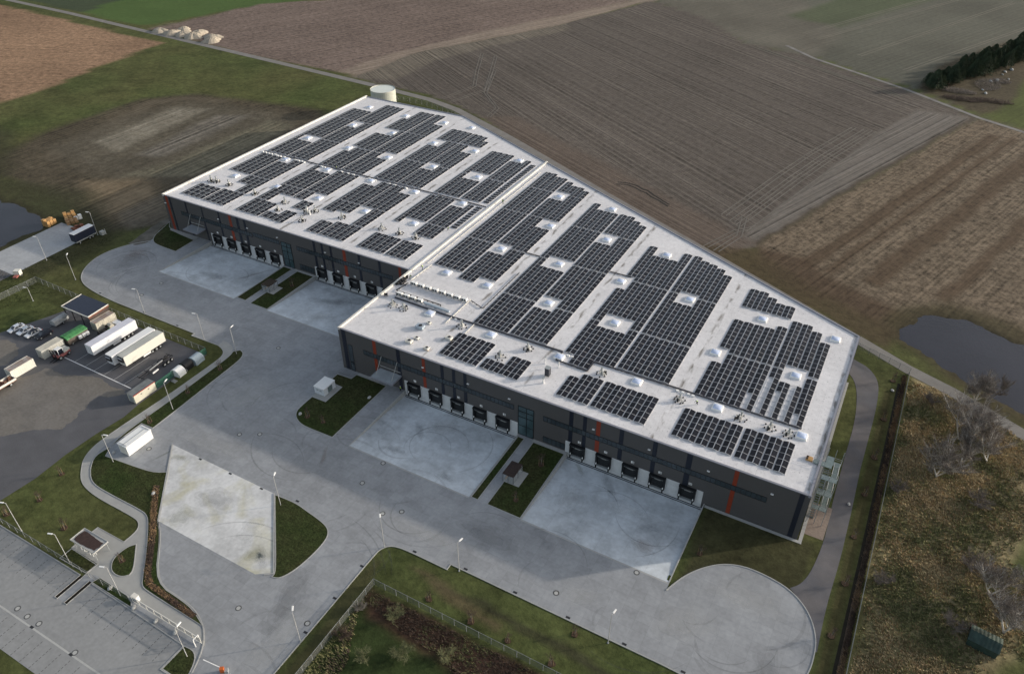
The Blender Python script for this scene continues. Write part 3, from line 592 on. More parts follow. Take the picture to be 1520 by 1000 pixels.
zr = lambda x, y: -PIT*min(max((y+22.8)/22.8, 0), 1); zl = lambda x, y: -PIT*min(max((y-10.1)/22.1, 0), 1)
for i, a in enumerate(((29.5,-18.5,2.4,1.6,'dark',zr),(45.2,-20.2,2.3,1.5,'dark',zr),(35,-6,6,2.2,'pale',zr),(31,-10,1.2,3.5,'dark',zr),(91,-16.5,1.6,3.2,'rust',zr),(84,-9,2.0,7,'pale',zr),(72,-12,5,2.5,'pale',zr),(78,-4,5,1.4,'dark',zr),(70,-2.2,2.2,.8,'moss',zr),(-56,24,.8,5.5,'rust',zl),(-66,17,6,2,'dark',zl),(-72,26,4,3,'pale',zl),(-24,24,7,2,'dark',zl),(-22,15,6,2,'pale',zl))): blotch(*a[:5], i*1.7+1, a[5], .3*i)
for i, a in enumerate(((24.5,-56.8,3.6,.9,'dark',-.75),(17,-28.5,.5,4,'rust',.5),(5,-50,5,3,'dark',.4),(2,-57,3,3,'moss',.4),(-12,-45,2,1.2,'moss',.4),(18,-53,3,3,'pale',.2),(23,-57,2.5,2,'moss',.1),(113,-19,6,4,'pale',.2),(120,-32,3,4.5,'dark',.3),(104,-30,5,5,'pale',.1),(62,-30,7,3,'dark',.1),(84,-34,5,2,'pale',.2),(40,-70,3,12,'pale',.05),(36,-62,3,8,'dark',.1),(-14,-20,8,6,'pale',.4),(-8,-38,8,3,'pale',.1),(-60,-3,12,2.5,'pale',0),(-95,10,5,7,'dark',.2),(-98,14,3,5,'rust',-.5),(-90,0,6,3,'pale',.1),(50,-36,8,2.2,'pale',0),(2,-3,5,3,'dark',.4),(-14.5,-51.5,4,.8,'rust',.15),(-16,-46,.3,4,'moss',-.3),(-15,-90,8,2,'pale',0))): blotch(a[0], a[1], a[2], a[3], a[4], i*2.3+5, None, a[5])  # first entry: narrow darker wedge along the ramp tip
# manholes and gullies
M['cover_ring'] = mat('cast_iron_ring', (.10,.10,.10), .7, var=.2)
for x, y in ((-21.2,-2.1),(-1.3,-30.1),(29.9,-30.8),(30.3,-23.6),(-20.5,-46.3),(-5.5,-32.5),(39.1,-35.7),(42.4,-33.3),(42.6,-63.7),(80.3,-35.5),(92.2,-23.6),(-76.2,5.6),(-76.1,-1.9),(29,-67.5),(-7.6,-87.7),(-4.4,-87.9),(-1.1,-87.8),(9.9,-88.4)):
    mb = MB(); k = len(mb.v); mb.tube((0,0,0),(0,0,.014),.62,n=16); mb.mi = 1; mb.tube((0,0,.014),(0,0,.02),.4,n=12)
    o = mb.build('manhole_cover', [M['cover_ring'], M['paleline']]); o.location = (x,y,.0); o['kind'] = 'structure'
for x, y in ((-7.4,-42.9),(2,-42.9),(11.4,-42.9),(50.8,-40.6),(62.1,-39.2),(73.3,-39.2),(84.6,-39.2),(95.9,-39.2),(43.6,-48.6),(43.6,-57),(43.6,-65.3),(20.8,-41.8),(-1.6,-88.9),(9.6,-89.0),(-88,-7.3),(-67.7,-8),(-54,-8),(107,-39.2),(8,-2)):
    mb = MB(); mb.box(-.42,.42,-.22,.22,0,.016); o = mb.build('gully', M['dark_metal']); o.location = (x,y,0); o['kind'] = 'structure'

# ------------------------------------------------------------------ warehouses
def front_panel(par, name, x0, x1, z0, z1, y, proud, m):
    mb = MB(); mb.box(x0, x1, y-proud, y-.001, z0, z1); return mb.build(name, m, par)
def window(par, x0, x1, z0, z1, y, step, dark=False):
    mb = MB(); f = .09; mb.box(x0,x1,y-.055,y-.001,z1-f,z1); mb.box(x0,x1,y-.055,y-.001,z0,z0+f); n = max(1, round((x1-x0)/step))
    for i in range(n+1):
        x = x0+(x1-x0)*i/n; mb.box(max(x-.05,x0),min(x+.05,x1),y-.05,y-.001,z0+f,z1-f)
    fr = mb.build('window', M['black'], par); mb = MB(); mb.box(x0+.03,x1-.03,y-.022,y-.001,z0+f,z1-f); mb.build('pane', M['glass'], fr)
def glass_front(par, x0, x1, z0, z1, y):
    mb = MB(); xm = x0+(x1-x0)*.52
    for x in (x0, xm, x1-.14): mb.box(x,x+.14,y-.10,y-.001,z0,z1)
    for z in (z0, z0+2.9, z0+5.6, z0+7.3, z1-.15): mb.box(x0+.14,xm,y-.09,y-.001,z,z+.13); mb.box(xm+.14,x1-.14,y-.09,y-.001,z,z+.13)
    fr = mb.build('stair_window', M['black'], par); mb = MB(); mb.box(x0+.06,x1-.06,y-.03,y-.001,z0,z1); mb.build('pane', M['teal_glass'], fr)
DOCKM = {}
def dock(par, xc, y, proto=[]):
    """dock shelter: black frame box with inset door, bumpers and light"""
    if not proto:
        w, h = 1.86, 3.45; P = []
        mb = MB(); d = .62
        mb.box(-w,-w+.45,-d,-.03,.0,h-.45); mb.box(w-.45,w,-d,-.03,.0,h-.45); mb.box(-w-.04,w+.04,-d-.06,-.03,h-.45,h)
        sh = mb.build('dock_shelter', M['black'], par)
        mb = MB(); mb.box(-w+.5,w-.5,-d-.075,-d-.06,h-.50,h-.44); mb.build('edge_trim', M['steel'], sh)
        mb = MB(); mb.box(-w+.45,w-.45,-.10,-.03,.0,h-.45)
        for z in (.7,1.4,2.1): mb.box(-w+.47,w-.47,-.13,-.1,z,z+.08)
        mb.build('door', M['dark_door'], sh)
        mb = MB(); mb.box(-.7,.7,-.16,-.13,2.15,2.27); mb.build('handrail', M['paleline'], sh)
        for s in (-1,1):
            mb = MB(); mb.box(s*1.55-.14,s*1.55+.14,-.85,-.62,-.55,.25); mb.build('bumper', M['tyre'], sh)
            mb = MB(); mb.box(s*1.55-.1,s*1.55+.1,-.72,-.63,.35,.85); mb.build('marker', M['white'], sh)
        mb = MB(); mb.box(-1.35,1.35,-.60,-.03,-.30,-.02); mb.build('dock_leveller', M['steel'], sh)
        sh.location = (xc, y, 0); proto.append(sh); return sh
    c = copy_tree(proto[0]); c.parent = par; c.location = (xc, y, 0); return c
SEG = {'0':'abcdef','1':'bc','2':'abged','3':'abgcd','4':'fgbc','5':'afgcd','6':'afgedc','7':'abc','8':'abcdefg','9':'abfgcd'}
def digits(mb, s, xc, z, y, h=.42, w=.22, t=.07):
    x0 = xc-(len(s)*(w+.1)-.1)/2
    for ch in s:
        for q in SEG[ch]:
            b = {'a':(0,w,h-t,h),'g':(0,w,h/2-t/2,h/2+t/2),'d':(0,w,0,t),'f':(0,t,h/2,h-t),'b':(w-t,w,h/2,h-t),'e':(0,t,t,h/2),'c':(w-t,w,t,h/2)}[q]
            mb.box(x0+b[0],x0+b[1],y-.012,y-.0005,z+b[2],z+b[3])
        x0 += w+.1
def wall_sign(par, xc, z, y, num):
    mb = MB(); mb.box(xc-.36,xc+.36,y-.06,y-.001,z-.3,z+.3); s = mb.build('number_sign', M['white'], par)
    st_ = str(num); x0 = xc-(len(st_)*.32-.1)/2
    for i, ch in enumerate(st_): mb = MB(); digits(mb, ch, x0+.11+i*.32, z-.21, y-.06); mb.build('digit', M['black'], s)
def wall_lamp(par, x, z, y):
    mb = MB(); mb.box(x-.3,x+.3,y-.28,y-.001,z-.06,z+.14); mb.build('wall_lamp', M['white'], par)
H = 13.0; ZR = 12.72
def warehouse(label, outline, y, x0, x1, strips, reds, ribbons, low, stair, docks, dpan, lamps, zb, first, parapets):
    t = thing('warehouse', label, 'warehouse')
    mb = MB(); n = len(outline)
    for i in range(n):
        a = outline[i]; b = outline[(i+1) % n]; mb.poly([(a[0],a[1],zb),(b[0],b[1],zb),(b[0],b[1],H-.02),(a[0],a[1],H-.02)])
    mb.build('wall', M['facade'], t)
    o = sheet('roof', outline, ZR, M['roof']); o.parent = t; del o['kind']
    # front edge trim, low
    mb = MB(); mb.box(x0-.02,x1+.02,y-.10,y+.35,H-.16,H+.02); mb.build('roof_edge', M['coping_grey'], t)
    for pts, w, z1, m in parapets:
        mb = MB(); strip_mesh(mb, pts, w, ZR-.3, z1); mb.build('parapet', m, t)
    for a, b in strips: front_panel(t, 'dark_strip', a, b, -.0, H-.17, y, .03, M['strip'])
    for a, b in reds: front_panel(t, 'red_strip', a, b, (3.52 if any(q[0]-.1 < a < q[1] for q in dpan) else 0), H-.17, y, .035, M['red'])
    for a, b, z0, z1, st in ribbons:
        n = max(1, round((b-a)/6.43))
        for i in range(n): window(t, a+(b-a)*i/n, a+(b-a)*(i+1)/n-.002, z0, z1, y-.036, st)
    for a, b, z0, z1 in low: window(t, a, b, z0, z1, y-.036, 1.1)
    for a, b in stair: glass_front(t, a, b, 0, 8.95, y-.002)
    for a, b in dpan:
        mb = MB(); cs = [d for d in docks if a < d < b]; e = a
        for d in cs+[None]:
            e2 = b if d is None else d-1.86
            mb.box(e, e2, y-.075, y-.001, -PIT-.1, 3.5)
            if d is not None: mb.box(d-1.86, d+1.86, y-.075, y-.001, -PIT-.1, 0.0); e = d+1.86
        mb.build('concrete_panel', M['concrete'], t)
        mb = MB(); mb.box(a, b, y-.22, y-.076, -PIT-.1, -PIT+.10); mb.build('base_rail', M['black'], t)
    for i, d in enumerate(docks):
        dock(t, d, y); wall_sign(t, d+.3, 4.42, y, first+i)
    for x in lamps: wall_lamp(t, x, 9.95, y)
    return t
WR_OUT = [(0,0),(118.24,0),(118.24,60.57),(0,118.9)]
WL_OUT = [(-101.55,32.2),(-.02,32.2),(-.02,118.9),(-50.95,144.1),(-101.55,144.1)]
WR = warehouse('dark grey right warehouse with red stripes, ten dock doors and outside steel stair', WR_OUT, 0.0, 0, 118.24,
  [(1.0,2.3),(18.2,19.3),(31.3,32.2),(34.6,35.5),(37.8,38.7),(65.8,66.8),(69.2,70.1),(77.9,78.9),(85.6,86.6),(93.1,94.3),(116.2,117.2)],
  [(10.9,11.9),(25.9,26.8),(72.4,73.4),(103.2,104.1)],
  [(7.6,51.6,7.1,8.6,1.05),(59.3,110.5,7.0,8.5,1.05)], [(59.4,65.1,.5,2.25),(2.6,4.0,3.0,8.6),(2.6,4.0,0.05,2.9)], [(52.7,56.9)],
  [22.95,29.45,35.9,42.3,48.7,68.35,74.85,81.3,87.7,94.55], [(19.9,52.65),(65.2,97.9)], [26.1,39.1,50.4,71.8,84.9,98.0,111.2], -1.7, 11,
  [([(.3,-.02),(.3,119.2)],.6,13.12,M['coping']), ([(.6,118.55),(118.0,60.4)],.38,13.0,M['coping_grey']), ([(117.95,60.2),(117.95,-.02)],.45,13.05,M['coping_grey'])])
WL = warehouse('dark grey left warehouse, set back, white coping along its left edge', WL_OUT, 32.2, -101.55, -.02,
  [(-98.7,-97.9),(-91.2,-90.5),(-83.7,-83.1),(-76.1,-75.4),(-68.0,-66.9),(-64.8,-63.9),(-36.2,-35.3),(-33.0,-32.2),(-29.6,-28.8),(-18.9,-18.0),(-11.4,-10.5)],
  [(-100.4,-99.3),(-71.3,-70.2),(-24.6,-23.5),(-4.1,-3.2)],
  [(-94.1,-62,7.1,8.6,1.05),(-61.6,-50.4,7.5,9.0,1.05),(-43.2,-6.5,7.5,9.0,1.05)], [(-43.2,-37.4,.6,2.6),(-98.6,-98.0,.4,8.5)], [(-49.8,-45.6)],
  [-78.6,-72.3,-66.0,-59.7,-53.4,-34.0,-27.7,-21.3,-14.9,-8.6], [(-81.7,-50.3),(-36.9,-3.9)], [-100.9,-76.3,-63.5,-50.8,-31.5,-18.6], -1.7, 1,
  [([(-101.2,32.1),(-101.2,144.1)],.7,13.22,M['coping']), ([(-100.8,143.8),(-51.0,143.8),(-.3,118.7)],.36,13.0,M['coping_grey'])])
# flashing bands on the roofs (dark service run between the roof halves)
def canopy(label, x0, x1, y, depth, z, col):
    t = thing('entrance_canopy', label, 'canopy', ((x0+x1)/2, y, 0)); w = (x1-x0)/2
    mb = MB(); mb.box(-w,w,-depth,-.06,z-.28,z); mb.build('roof_slab', col, t)
    mb = MB(); mb.box(-w-.05,w+.05,-depth-.06,-depth,z-.36,z+.06); mb.box(-w-.06,-w,-depth,-.06,z-.36,z+.06); mb.box(w,w+.06,-depth,-.06,z-.36,z+.06); mb.build('edge_trim', M['coping_grey'], t)
    mb = MB(); mb.box(-w+.2,w-.1,-.30,-.20,z+1.0,z+1.12); mb.build('rail', M['paleline'], t)
    for s in (-w+.9, w-.9):
        mb = MB(); mb.beam((s,-.1,8.7),(s,-depth+1.1,z+.03),.09); mb.build('tie_rod', M['paleline'], t)
    return t
canopy('flat glass-grey entrance canopy hung on two rods beside the right dock row', 12.5, 19.2, 0, 4.2, 4.6, mat('canopy_glass', (.33,.36,.38), .3, var=.2, scale=.6))
canopy('flat grey entrance canopy on two rods at the left end of the left warehouse', -90.4, -83.9, 32.2, 3.8, 4.4, mat('canopy_slab', (.26,.28,.30), .5, var=.1, scale=.6))

# ------------------------------------------------------------------ solar arrays
def panel_mats():
    cells = bpy.data.materials.new('solar_cells'); cells.use_nodes = True; nt = cells.node_tree; N = nt.nodes; L = nt.links; b = N['Principled BSDF']
    b.inputs['Roughness'].default_value = .22; b.inputs['Specular IOR Level'].default_value = .20
    tc = N.new('ShaderNodeTexCoord'); n = N.new('ShaderNodeTexNoise'); n.inputs['Scale'].default_value = 3; L.new(tc.outputs['Object'], n.inputs['Vector'])
    oi = N.new('ShaderNodeObjectInfo'); v = N.new('ShaderNodeMath'); v.operation = 'MULTIPLY_ADD'; v.inputs[1].default_value = .009; v.inputs[2].default_value = .007; L.new(oi.outputs['Random'], v.inputs[0])
    cx = N.new('ShaderNodeCombineColor'); m2 = N.new('ShaderNodeMath'); m2.operation = 'MULTIPLY'; m2.inputs[1].default_value = 1.35; L.new(v.outputs[0], m2.inputs[0])
    L.new(v.outputs[0], cx.inputs[0]); L.new(v.outputs[0], cx.inputs[1]); L.new(m2.outputs[0], cx.inputs[2]); L.new(cx.outputs[0], b.inputs['Base Color'])
    return cells
M['cells'] = panel_mats(); M['pframe'] = mat('panel_frame', (.035,.037,.045), .4, metal=.3, var=.1); M['pline'] = mat('cell_gap', (.085,.088,.095), .4, var=.1)
M['rail'] = mat('mounting_rail', (.64,.64,.65), .5, metal=0, var=.1)
PW, PLn, TL = 1.10, 1.885, R(10)
def panel_geo(mb, x, y, side, w=PW, l=PLn, z0=.14):
    """one tilted module; side -1: left half of the tent (falls to -x), +1 right half"""
    c, s = math.cos(TL)*w, math.sin(TL)*w
    a = (x, z0) if side < 0 else (x, z0+s); b = (x+c, z0+s) if side < 0 else (x+c, z0)
    y0, y1 = y-l/2, y+l/2; t = .035
    P = lambda u, yy, dz: (a[0]+(b[0]-a[0])*u, yy, a[1]+(b[1]-a[1])*u+dz)
    mb.mi = 1
    q = [P(0,y0,0),P(1,y0,0),P(1,y1,0),P(0,y1,0)]; q2 = [P(0,y0,t),P(1,y0,t),P(1,y1,t),P(0,y1,t)]
    mb.poly(q[::-1]); mb.poly(q2)
    for i in range(4): j = (i+1) % 4; mb.poly([q[i],q[j],q2[j],q2[i]])
    mb.mi = 0; fx = .035/w; fy = .035
    for u0, u1 in ((fx,.5-fx*.35),(.5+fx*.35,1-fx)):
        for v0, v1 in ((y0+fy,y-.012),(y+.012,y1-fy)): mb.poly([P(u0,v0,t+.003),P(u1,v0,t+.003),P(u1,v1,t+.003),P(u0,v1,t+.003)])
PM = {}
def panel_mesh(side, w):
    k = (side, round(w,2))
    if k not in PM:
        mb = MB(); panel_geo(mb, 0, 0, side, w); o = mb.build('solar_panel', [M['cells'], M['pframe']], fix=False); PM[k] = o.data; bpy.data.objects.remove(o)
    return PM[k]
def solar_array(label, xs0, W, cols, group, fine=True, skip=None):
    """cols: list of (pair index, y0, y1). W: pair width."""
    ys = [c[1] for c in cols]+[c[2] for c in cols]; cx = sum(xs0+W*(c[0]+.5) for c in cols)/len(cols); cy = (min(ys)+max(ys))/2
    t = thing('solar_array', label, 'solar array', (cx, cy, ZR), 0, group)
    w = min(1.10, (W-.44)/2/math.cos(TL)); cw = w*math.cos(TL); fr = MB(); RG = .19
    for pi, y0, y1 in cols:
        x0 = xs0+W*pi; g = (W-2*cw-RG)/2; n = max(1, round((y1-y0)/1.97)); p = (y1-y0)/n
        xl = x0+g; xr = x0+g+cw+RG
        for k in range(n+1):
            y = y0+p*k+(0.03 if k == 0 else (-.03 if k == n else 0))
            fr.box(xl-.12-cx, xr+cw+.12-cx, y-.025-cy, y+.025-cy, .02, .07)
            for xa, za, xb, zb in ((xl,.14,xl+cw,.14+cw*math.tan(TL)),(xr+cw,.14,xr,.14+cw*math.tan(TL))):
                fr.beam((xa-cx,y-cy,za+.01),(xb-cx,y-cy,zb+.01),.06,.06)
        fr.box(xl+cw+.02-cx, xr-.02-cx, y0-cy, y1-cy, .27, .325)
        fr.box(xl-.13-cx, xl-.05-cx, y0-cy, y1-cy, .02, .10); fr.box(xr+cw+.05-cx, xr+cw+.13-cx, y0-cy, y1-cy, .02, .10)
        for side, xx in ((-1, xl), (1, xr)):
            if fine:
                for k in range(n):
                    if skip and skip(pi, side, k, n): continue
                    o = bpy.data.objects.new('solar_panel', panel_mesh(side, w)); COL.objects.link(o); o.parent = t; o.location = (xx-cx, y0+p*(k+.5)-cy, 0)
            else:
                mb = MB()
                for k in range(n):
                    if skip and skip(pi, side, k, n): continue
                    panel_geo(mb, xx-cx, y0+p*(k+.5)-cy, side, w, min(PLn, p-.085))
                if mb.v: mb.build('panel_row', [M['cells'], M['pframe']], t, fix=False)
    fr.build('mounting_frame', M['rail'], t)
    return t
def bay(bname, x0, W, table, half_names, split, fine, group, skips=None):
    """table: pair -> list of (y0,y1); grouped into blocks by half and by order of the row joints"""
    blocks = {}
    for pi, ivs in table.items():
        for y0, y1 in ivs:
            mid = (y0+y1)/2; sec = 0
            for j in JOINTS[bname[0]]:
                if mid > j: sec += 1
            blocks.setdefault((0 if pi < split else 1, sec), []).append((pi, y0, y1))
    for (h, sec), cols in sorted(blocks.items()):
        lab = 'solar block, %s half of %s, %s from the front' % (half_names[h], bname[1], ORD[sec])
        X0 = x0[h]-W[h]*(split if h else 0)
        solar_array(lab, X0, W[h], cols, group, fine, skips if skips else None)
JR = [18.0, 35.1, 57.3, 78.9, 97.4]; JL = [45.9, 58.2, 77.0, 96.3, 117.9]
JOINTS = {'R': JR, 'D': [18.0, 37.6, 58.0], 'L': JL}
LR = ('left','right')
GR = 'solar arrays on the right warehouse roof'; GL = 'solar arrays on the left warehouse roof'
# right roof
A_ = {0:[(38.6,56.9),(57.4,78.6),(79,97.1),(97.6,111)],1:[(38.6,56.9),(57.4,78.6),(79,97.1),(97.6,111)],2:[(38.6,56.9),(57.4,78.6),(79,97.1),(97.6,109.2)],3:[(38.6,56.9),(57.4,78.6),(79,97.1),(97.6,109.2)],
 4:[(35.5,52.3),(58.6,78.6),(79,92.8),(99.2,107.4)],5:[(35.5,52.3),(58.6,78.6),(79,92.8),(99.2,105.2)],6:[(38.8,56.5),(57,72.7),(79,97.4),(97.8,105.1)],7:[(38.8,56.5),(57,72.7),(79,97.4),(97.8,103.3)]}
bay(('R','bay one right of the stepped coping'), (3.9,14.1), (9.75/4,10.45/4), A_, LR, 4, True, GR)
B_ = {0:[(18.9,34.7),(35.2,56.6),(57,78.7),(79.2,96.8)],4:[(19.2,32.9),(39.2,56.9),(57.4,72.9),(79.6,93.5)],5:[(19.2,32.9),(39.2,56.9),(57.4,72.9),(79.6,93.5)],6:[(19.4,34.8),(35.3,57),(57.5,78.7),(79.2,91.3)],7:[(19.4,34.8),(35.3,57),(57.5,78.7),(79.2,89.4)]}
for k in (1,2,3): B_[k] = [(18.9,34.7),(35.2,52.4),(59.1,78.7),(79.2,93)]
bay(('R','bay two right of the stepped coping'), (29.1,39.7), (10.2/4,10.7/4), B_, LR, 4, True, GR)
C_ = {0:[(19,34.9),(35.4,52.2),(59.6,78.7)],1:[(15.3,32.9),(39.4,57.2),(57.7,73.7)],2:[(15.3,32.9),(39.4,57.2),(57.7,73.7)],3:[(19,32.9),(39.4,57.2),(57.7,73.7)],4:[(19,35.1),(35.6,57.2),(57.7,79.3)],
 5:[(19.5,35.1),(35.6,57.2),(57.7,79.4)],6:[(19.5,35.1),(35.6,53),(59.1,77.7)],7:[(19.5,35.1),(35.6,53),(59.1,77)],8:[(19.5,35.1),(35.6,57.2),(57.7,75.7)],9:[(19.5,35.1),(35.6,57.2),(57.7,73.1)]}
bay(('R','bay three right of the stepped coping'), (55.4,69.0), (13.1/5,13.1/5), C_, LR, 5, True, GR)
D_ = {0:[(19.2,32.9),(39.4,53)],1:[(19.2,37.4),(37.9,53.1)],2:[(19.2,37.4),(37.9,53.1)],3:[(19.2,37.4),(37.9,53.2)],4:[(19.2,37.5),(38,55.3)],5:[(19.2,37.5),(38,59.4)],6:[(19.2,33),(40,59.3)],7:[(19.2,33),(40,57.2)],8:[(19.2,37.1),(38,53.3)]}
def dskip(pi, side, k, n):
    return n > 6 and {(4,-1):3,(5,-1):7,(6,-1):5,(7,-1):9,(8,-1):2}.get((pi,side),0) > k and True
JOINTS['E'] = [18.0, 37.6, 58.0]
def dsk(pi, side, k, n): return dskip(pi, side, k, n)
def bayD():
    blocks = {}
    for pi, ivs in D_.items():
        for s, (y0, y1) in enumerate(ivs): blocks.setdefault((0 if pi < 5 else 1, s), []).append((pi, y0, y1))
    for (h, s), cols in blocks.items():
        X0, W = ((88.1,13.35/5),(101.7,10.7/4))[h]; X0 -= W*(5 if h else 0)
        solar_array('solar block, %s half of the rightmost bay, %s' % (LR[h], (('behind the cable tray, with missing modules','behind the cable tray')[h == 0]) if s == 0 else 'rear one beyond the joint'), X0, W, cols, GR, True, dsk if s == 0 else None)
bayD()
solar_array('stepped small solar panel block behind the rightmost bay, nearest the slanted rear edge', 88.1, 13.1/5, [(0,59.9,69.6),(1,59.9,69.6),(2,59.9,67.7),(3,59.9,65.8),(4,59.9,65.8)], GR)
FB = [('leftmost small solar block along the front roof edge, right of the open corner', 28.4, 10.9/4, [(i,3.5,13.3) for i in range(4)]),
 ('stepped front edge solar block left of the tall dark vent box', 39.8, 10.6/4, [(0,3.6,7.5),(1,3.6,7.5),(2,3.6,11.3),(3,3.6,11.3)]),
 ('front edge solar block directly above the second glazed stair, left part', 60.4, 8.1/3, [(0,3.5,11.3),(1,3.5,13.3),(2,3.5,13.3)]),
 ('front edge solar block above the left docks of the right dock row, right part', 68.9, 13.1/5, [(i,3.6,13.4) for i in range(5)]),
 ('front edge solar block nearest the right corner, left part of ten rows', 88.0, 13.3/5, [(i,3.5,13.4) for i in range(5)]),
 ('rightmost front edge solar block of eight rows near the outside stair', 101.7, 10.7/4, [(i,3.5,13.4) for i in range(4)])]
for a in FB: solar_array(*a, GR)
# left roof
E_ = {0:[(36.2,45),(58.4,75.2),(77.8,96.1),(96.6,117.7),(118.2,129.3)]}
for k in (1,2,3): E_[k] = [(36.2,45),(58.4,75.2),(77.8,91.7),(97.4,117.7),(118.2,129.3)]
for k in (4,5): E_[k] = [(36.2,45.6),(52.2,58),(58.4,72),(77.8,96),(96.5,111.6),(118.2,139.2)]
for k in (6,7): E_[k] = [(36.2,45.7),(46.2,58),(58.4,75.4),(77.8,96),(96.5,117.7),(118.2,139)]
bay(('L','the leftmost bay, left roof'), (-97.1,-86.9), (9.9/4,9.7/4), E_, LR, 4, False, GL)
F_ = {0:[(36.2,45.6),(46.1,58),(58.4,75.9),(77.8,91.8),(97.6,111.7),(118.1,129.8)],1:[(36.2,45.6),(46.1,58),(58.4,72.4),(77.8,95.6),(96.4,111.7),(118.1,139.5)],2:[(36.2,45.5),(52.3,58),(58.4,72.3),(77.8,95.6),(96.4,111.7),(118.1,139.5)],3:[(36.2,45.5),(52.3,58),(58.4,72.3),(77.8,95.8),(96.4,117.6),(118.1,139.5)],
 4:[(36.5,40.3),(52.2,58),(58.4,75.9),(77.8,95.9),(96.4,117.6),(118.1,139.8)],5:[(36.5,40.3),(52.2,58),(58.4,75.9),(77.8,95.9),(96.4,117.6),(118.1,139.8)],6:[(36.2,43.7),(46.3,51.8),(58.6,75.9),(77.8,92),(98.4,117.7),(118.1,130.3)],7:[(36.2,43.7),(46.3,51.8),(58.6,75.9),(77.8,92),(98.4,117.7),(118.1,130.3)]}
bay(('L','the second bay, left roof'), (-72,-61.8), (9.9/4,9.8/4), F_, LR, 4, False, GL)
G_ = {0:[(50.2,58),(58.4,71.9),(78,95.9),(96.5,111.5),(118.2,129.6)],1:[(50.2,58),(58.4,71.9),(78,95.9),(96.5,111.5),(118.2,129.6)],2:[(36.3,44),(51.9,58),(58.4,76),(78,95.9),(96.5,117.7),(118.3,129.5)],3:[(36.3,44),(51.9,58),(58.4,76),(78,95.9),(96.5,117.7),(118.3,129.3)],
 4:[(36.3,45.5),(58.4,76),(78.1,92.3),(98.5,117.8),(118.7,129.2)],5:[(36.3,45.5),(58.4,76),(78.1,92.3),(98.5,117.8),(118.7,128.9)],6:[(36.3,45.8),(46.4,58),(58.4,72.1),(78.3,95.9),(96.5,111.7),(118.7,128.4)],7:[(36.3,45.8),(46.4,58),(58.4,72.1),(78.3,95.9),(96.5,111.7),(118.7,124.5)]}
bay(('L','the third bay, left roof'), (-47.4,-37.3), (9.9/4,9.8/4), G_, LR, 4, False, GL)
H_ = {0:[(36.2,45.8),(54.9,76),(78.3,95.9),(96.6,118)],4:[(36.2,45.8),(50.6,58.1),(58.6,72.5),(78.8,95.9),(96.6,113.2)],5:[(36.2,45.8),(50.6,58.1),(58.6,72.5),(78.8,95.9),(96.6,113.2)],6:[(36.2,45.8),(50.6,58.1),(58.6,75.7),(79,95.9),(96.6,116.4)]}
for k in (1,2,3): H_[k] = [(36.2,45.8),(58.8,76.4),(78.6,92.5),(99.2,118)]
bay(('L','the fourth bay, left roof'), (-22.3,-11.9), (9.9/4,9.9/4), H_, LR, 4, False, GL)
for nm, y0, y1 in (('front', 59.4, 76.0), ('rear', 79.3, 114.2)):
    t = thing('solar_array', 'spaced row of solar panels on the left roof by the coping, %s part' % nm, 'solar array', (-2.6,(y0+y1)/2,ZR), 0, GL)
    n = round((y1-y0)/1.62); fr = MB()
    for i in range(n):
        y = -(y1-y0)/2+(i+.5)*(y1-y0)/n
        mb = MB(); mb.mi = 1; mb.box(-1,1,y-.48,y+.48,.2,.235); mb.mi = 0; mb.poly([(-.96,y-.44,.238),(.96,y-.44,.238),(.96,y+.44,.238),(-.96,y+.44,.238)]); mb.build('solar_panel', [M['cells'], M['pframe']], t, fix=False); fr.box(-1.1,1.1,y+.55,y+.62,.02,.2)
    fr.box(-1.1,-1.02,-(y1-y0)/2,(y1-y0)/2,.02,.1); fr.box(1.02,1.1,-(y1-y0)/2,(y1-y0)/2,.02,.1); fr.build('mounting_frame', M['rail'], t)

# ------------------------------------------------------------------ skylights
M['dome'] = mat('skylight_dome', (.56,.64,.82), .12, var=.25, scale=.5, spec=.6)
def skylight():
    t = thing('skylight', 'x', 'skylight', (0,0,0), 0, 'dome skylights on the flat roofs')
    mb = MB(); a = 1.10
    for (s0,z0),(s1,z1) in (((a+.12,0),(a,.32)),((a,.32),(a+.06,.36)),((a+.06,.36),(a-.16,.42))):
        P = lambda s,z: [(-s,-s,z),(s,-s,z),(s,s,z),(-s,s,z)]
        p, q = P(s0,z0), P(s1,z1)
        for i in range(4): j = (i+1)%4; mb.poly([p[i],p[j],q[j],q[i]])
    mb.build('upstand', M['white'], t)
    mb = MB(); n = 8; r = a-.16; G = {}
    for i in range(n+1):
        for j in range(n+1):
            u = -1+2*i/n; v = -1+2*j/n; G[i,j] = len(mb.v); mb.v.append((u*r, v*r, .40+.24*(1-abs(u)**2.6)*(1-abs(v)**2.6)))
    for i in range(n):
        for j in range(n): mb.f.append([G[i,j],G[i+1,j],G[i+1,j+1],G[i,j+1]]); mb.m.append(0)
    mb.build('dome', M['dome'], t, smooth=True, fix=False)
    return t
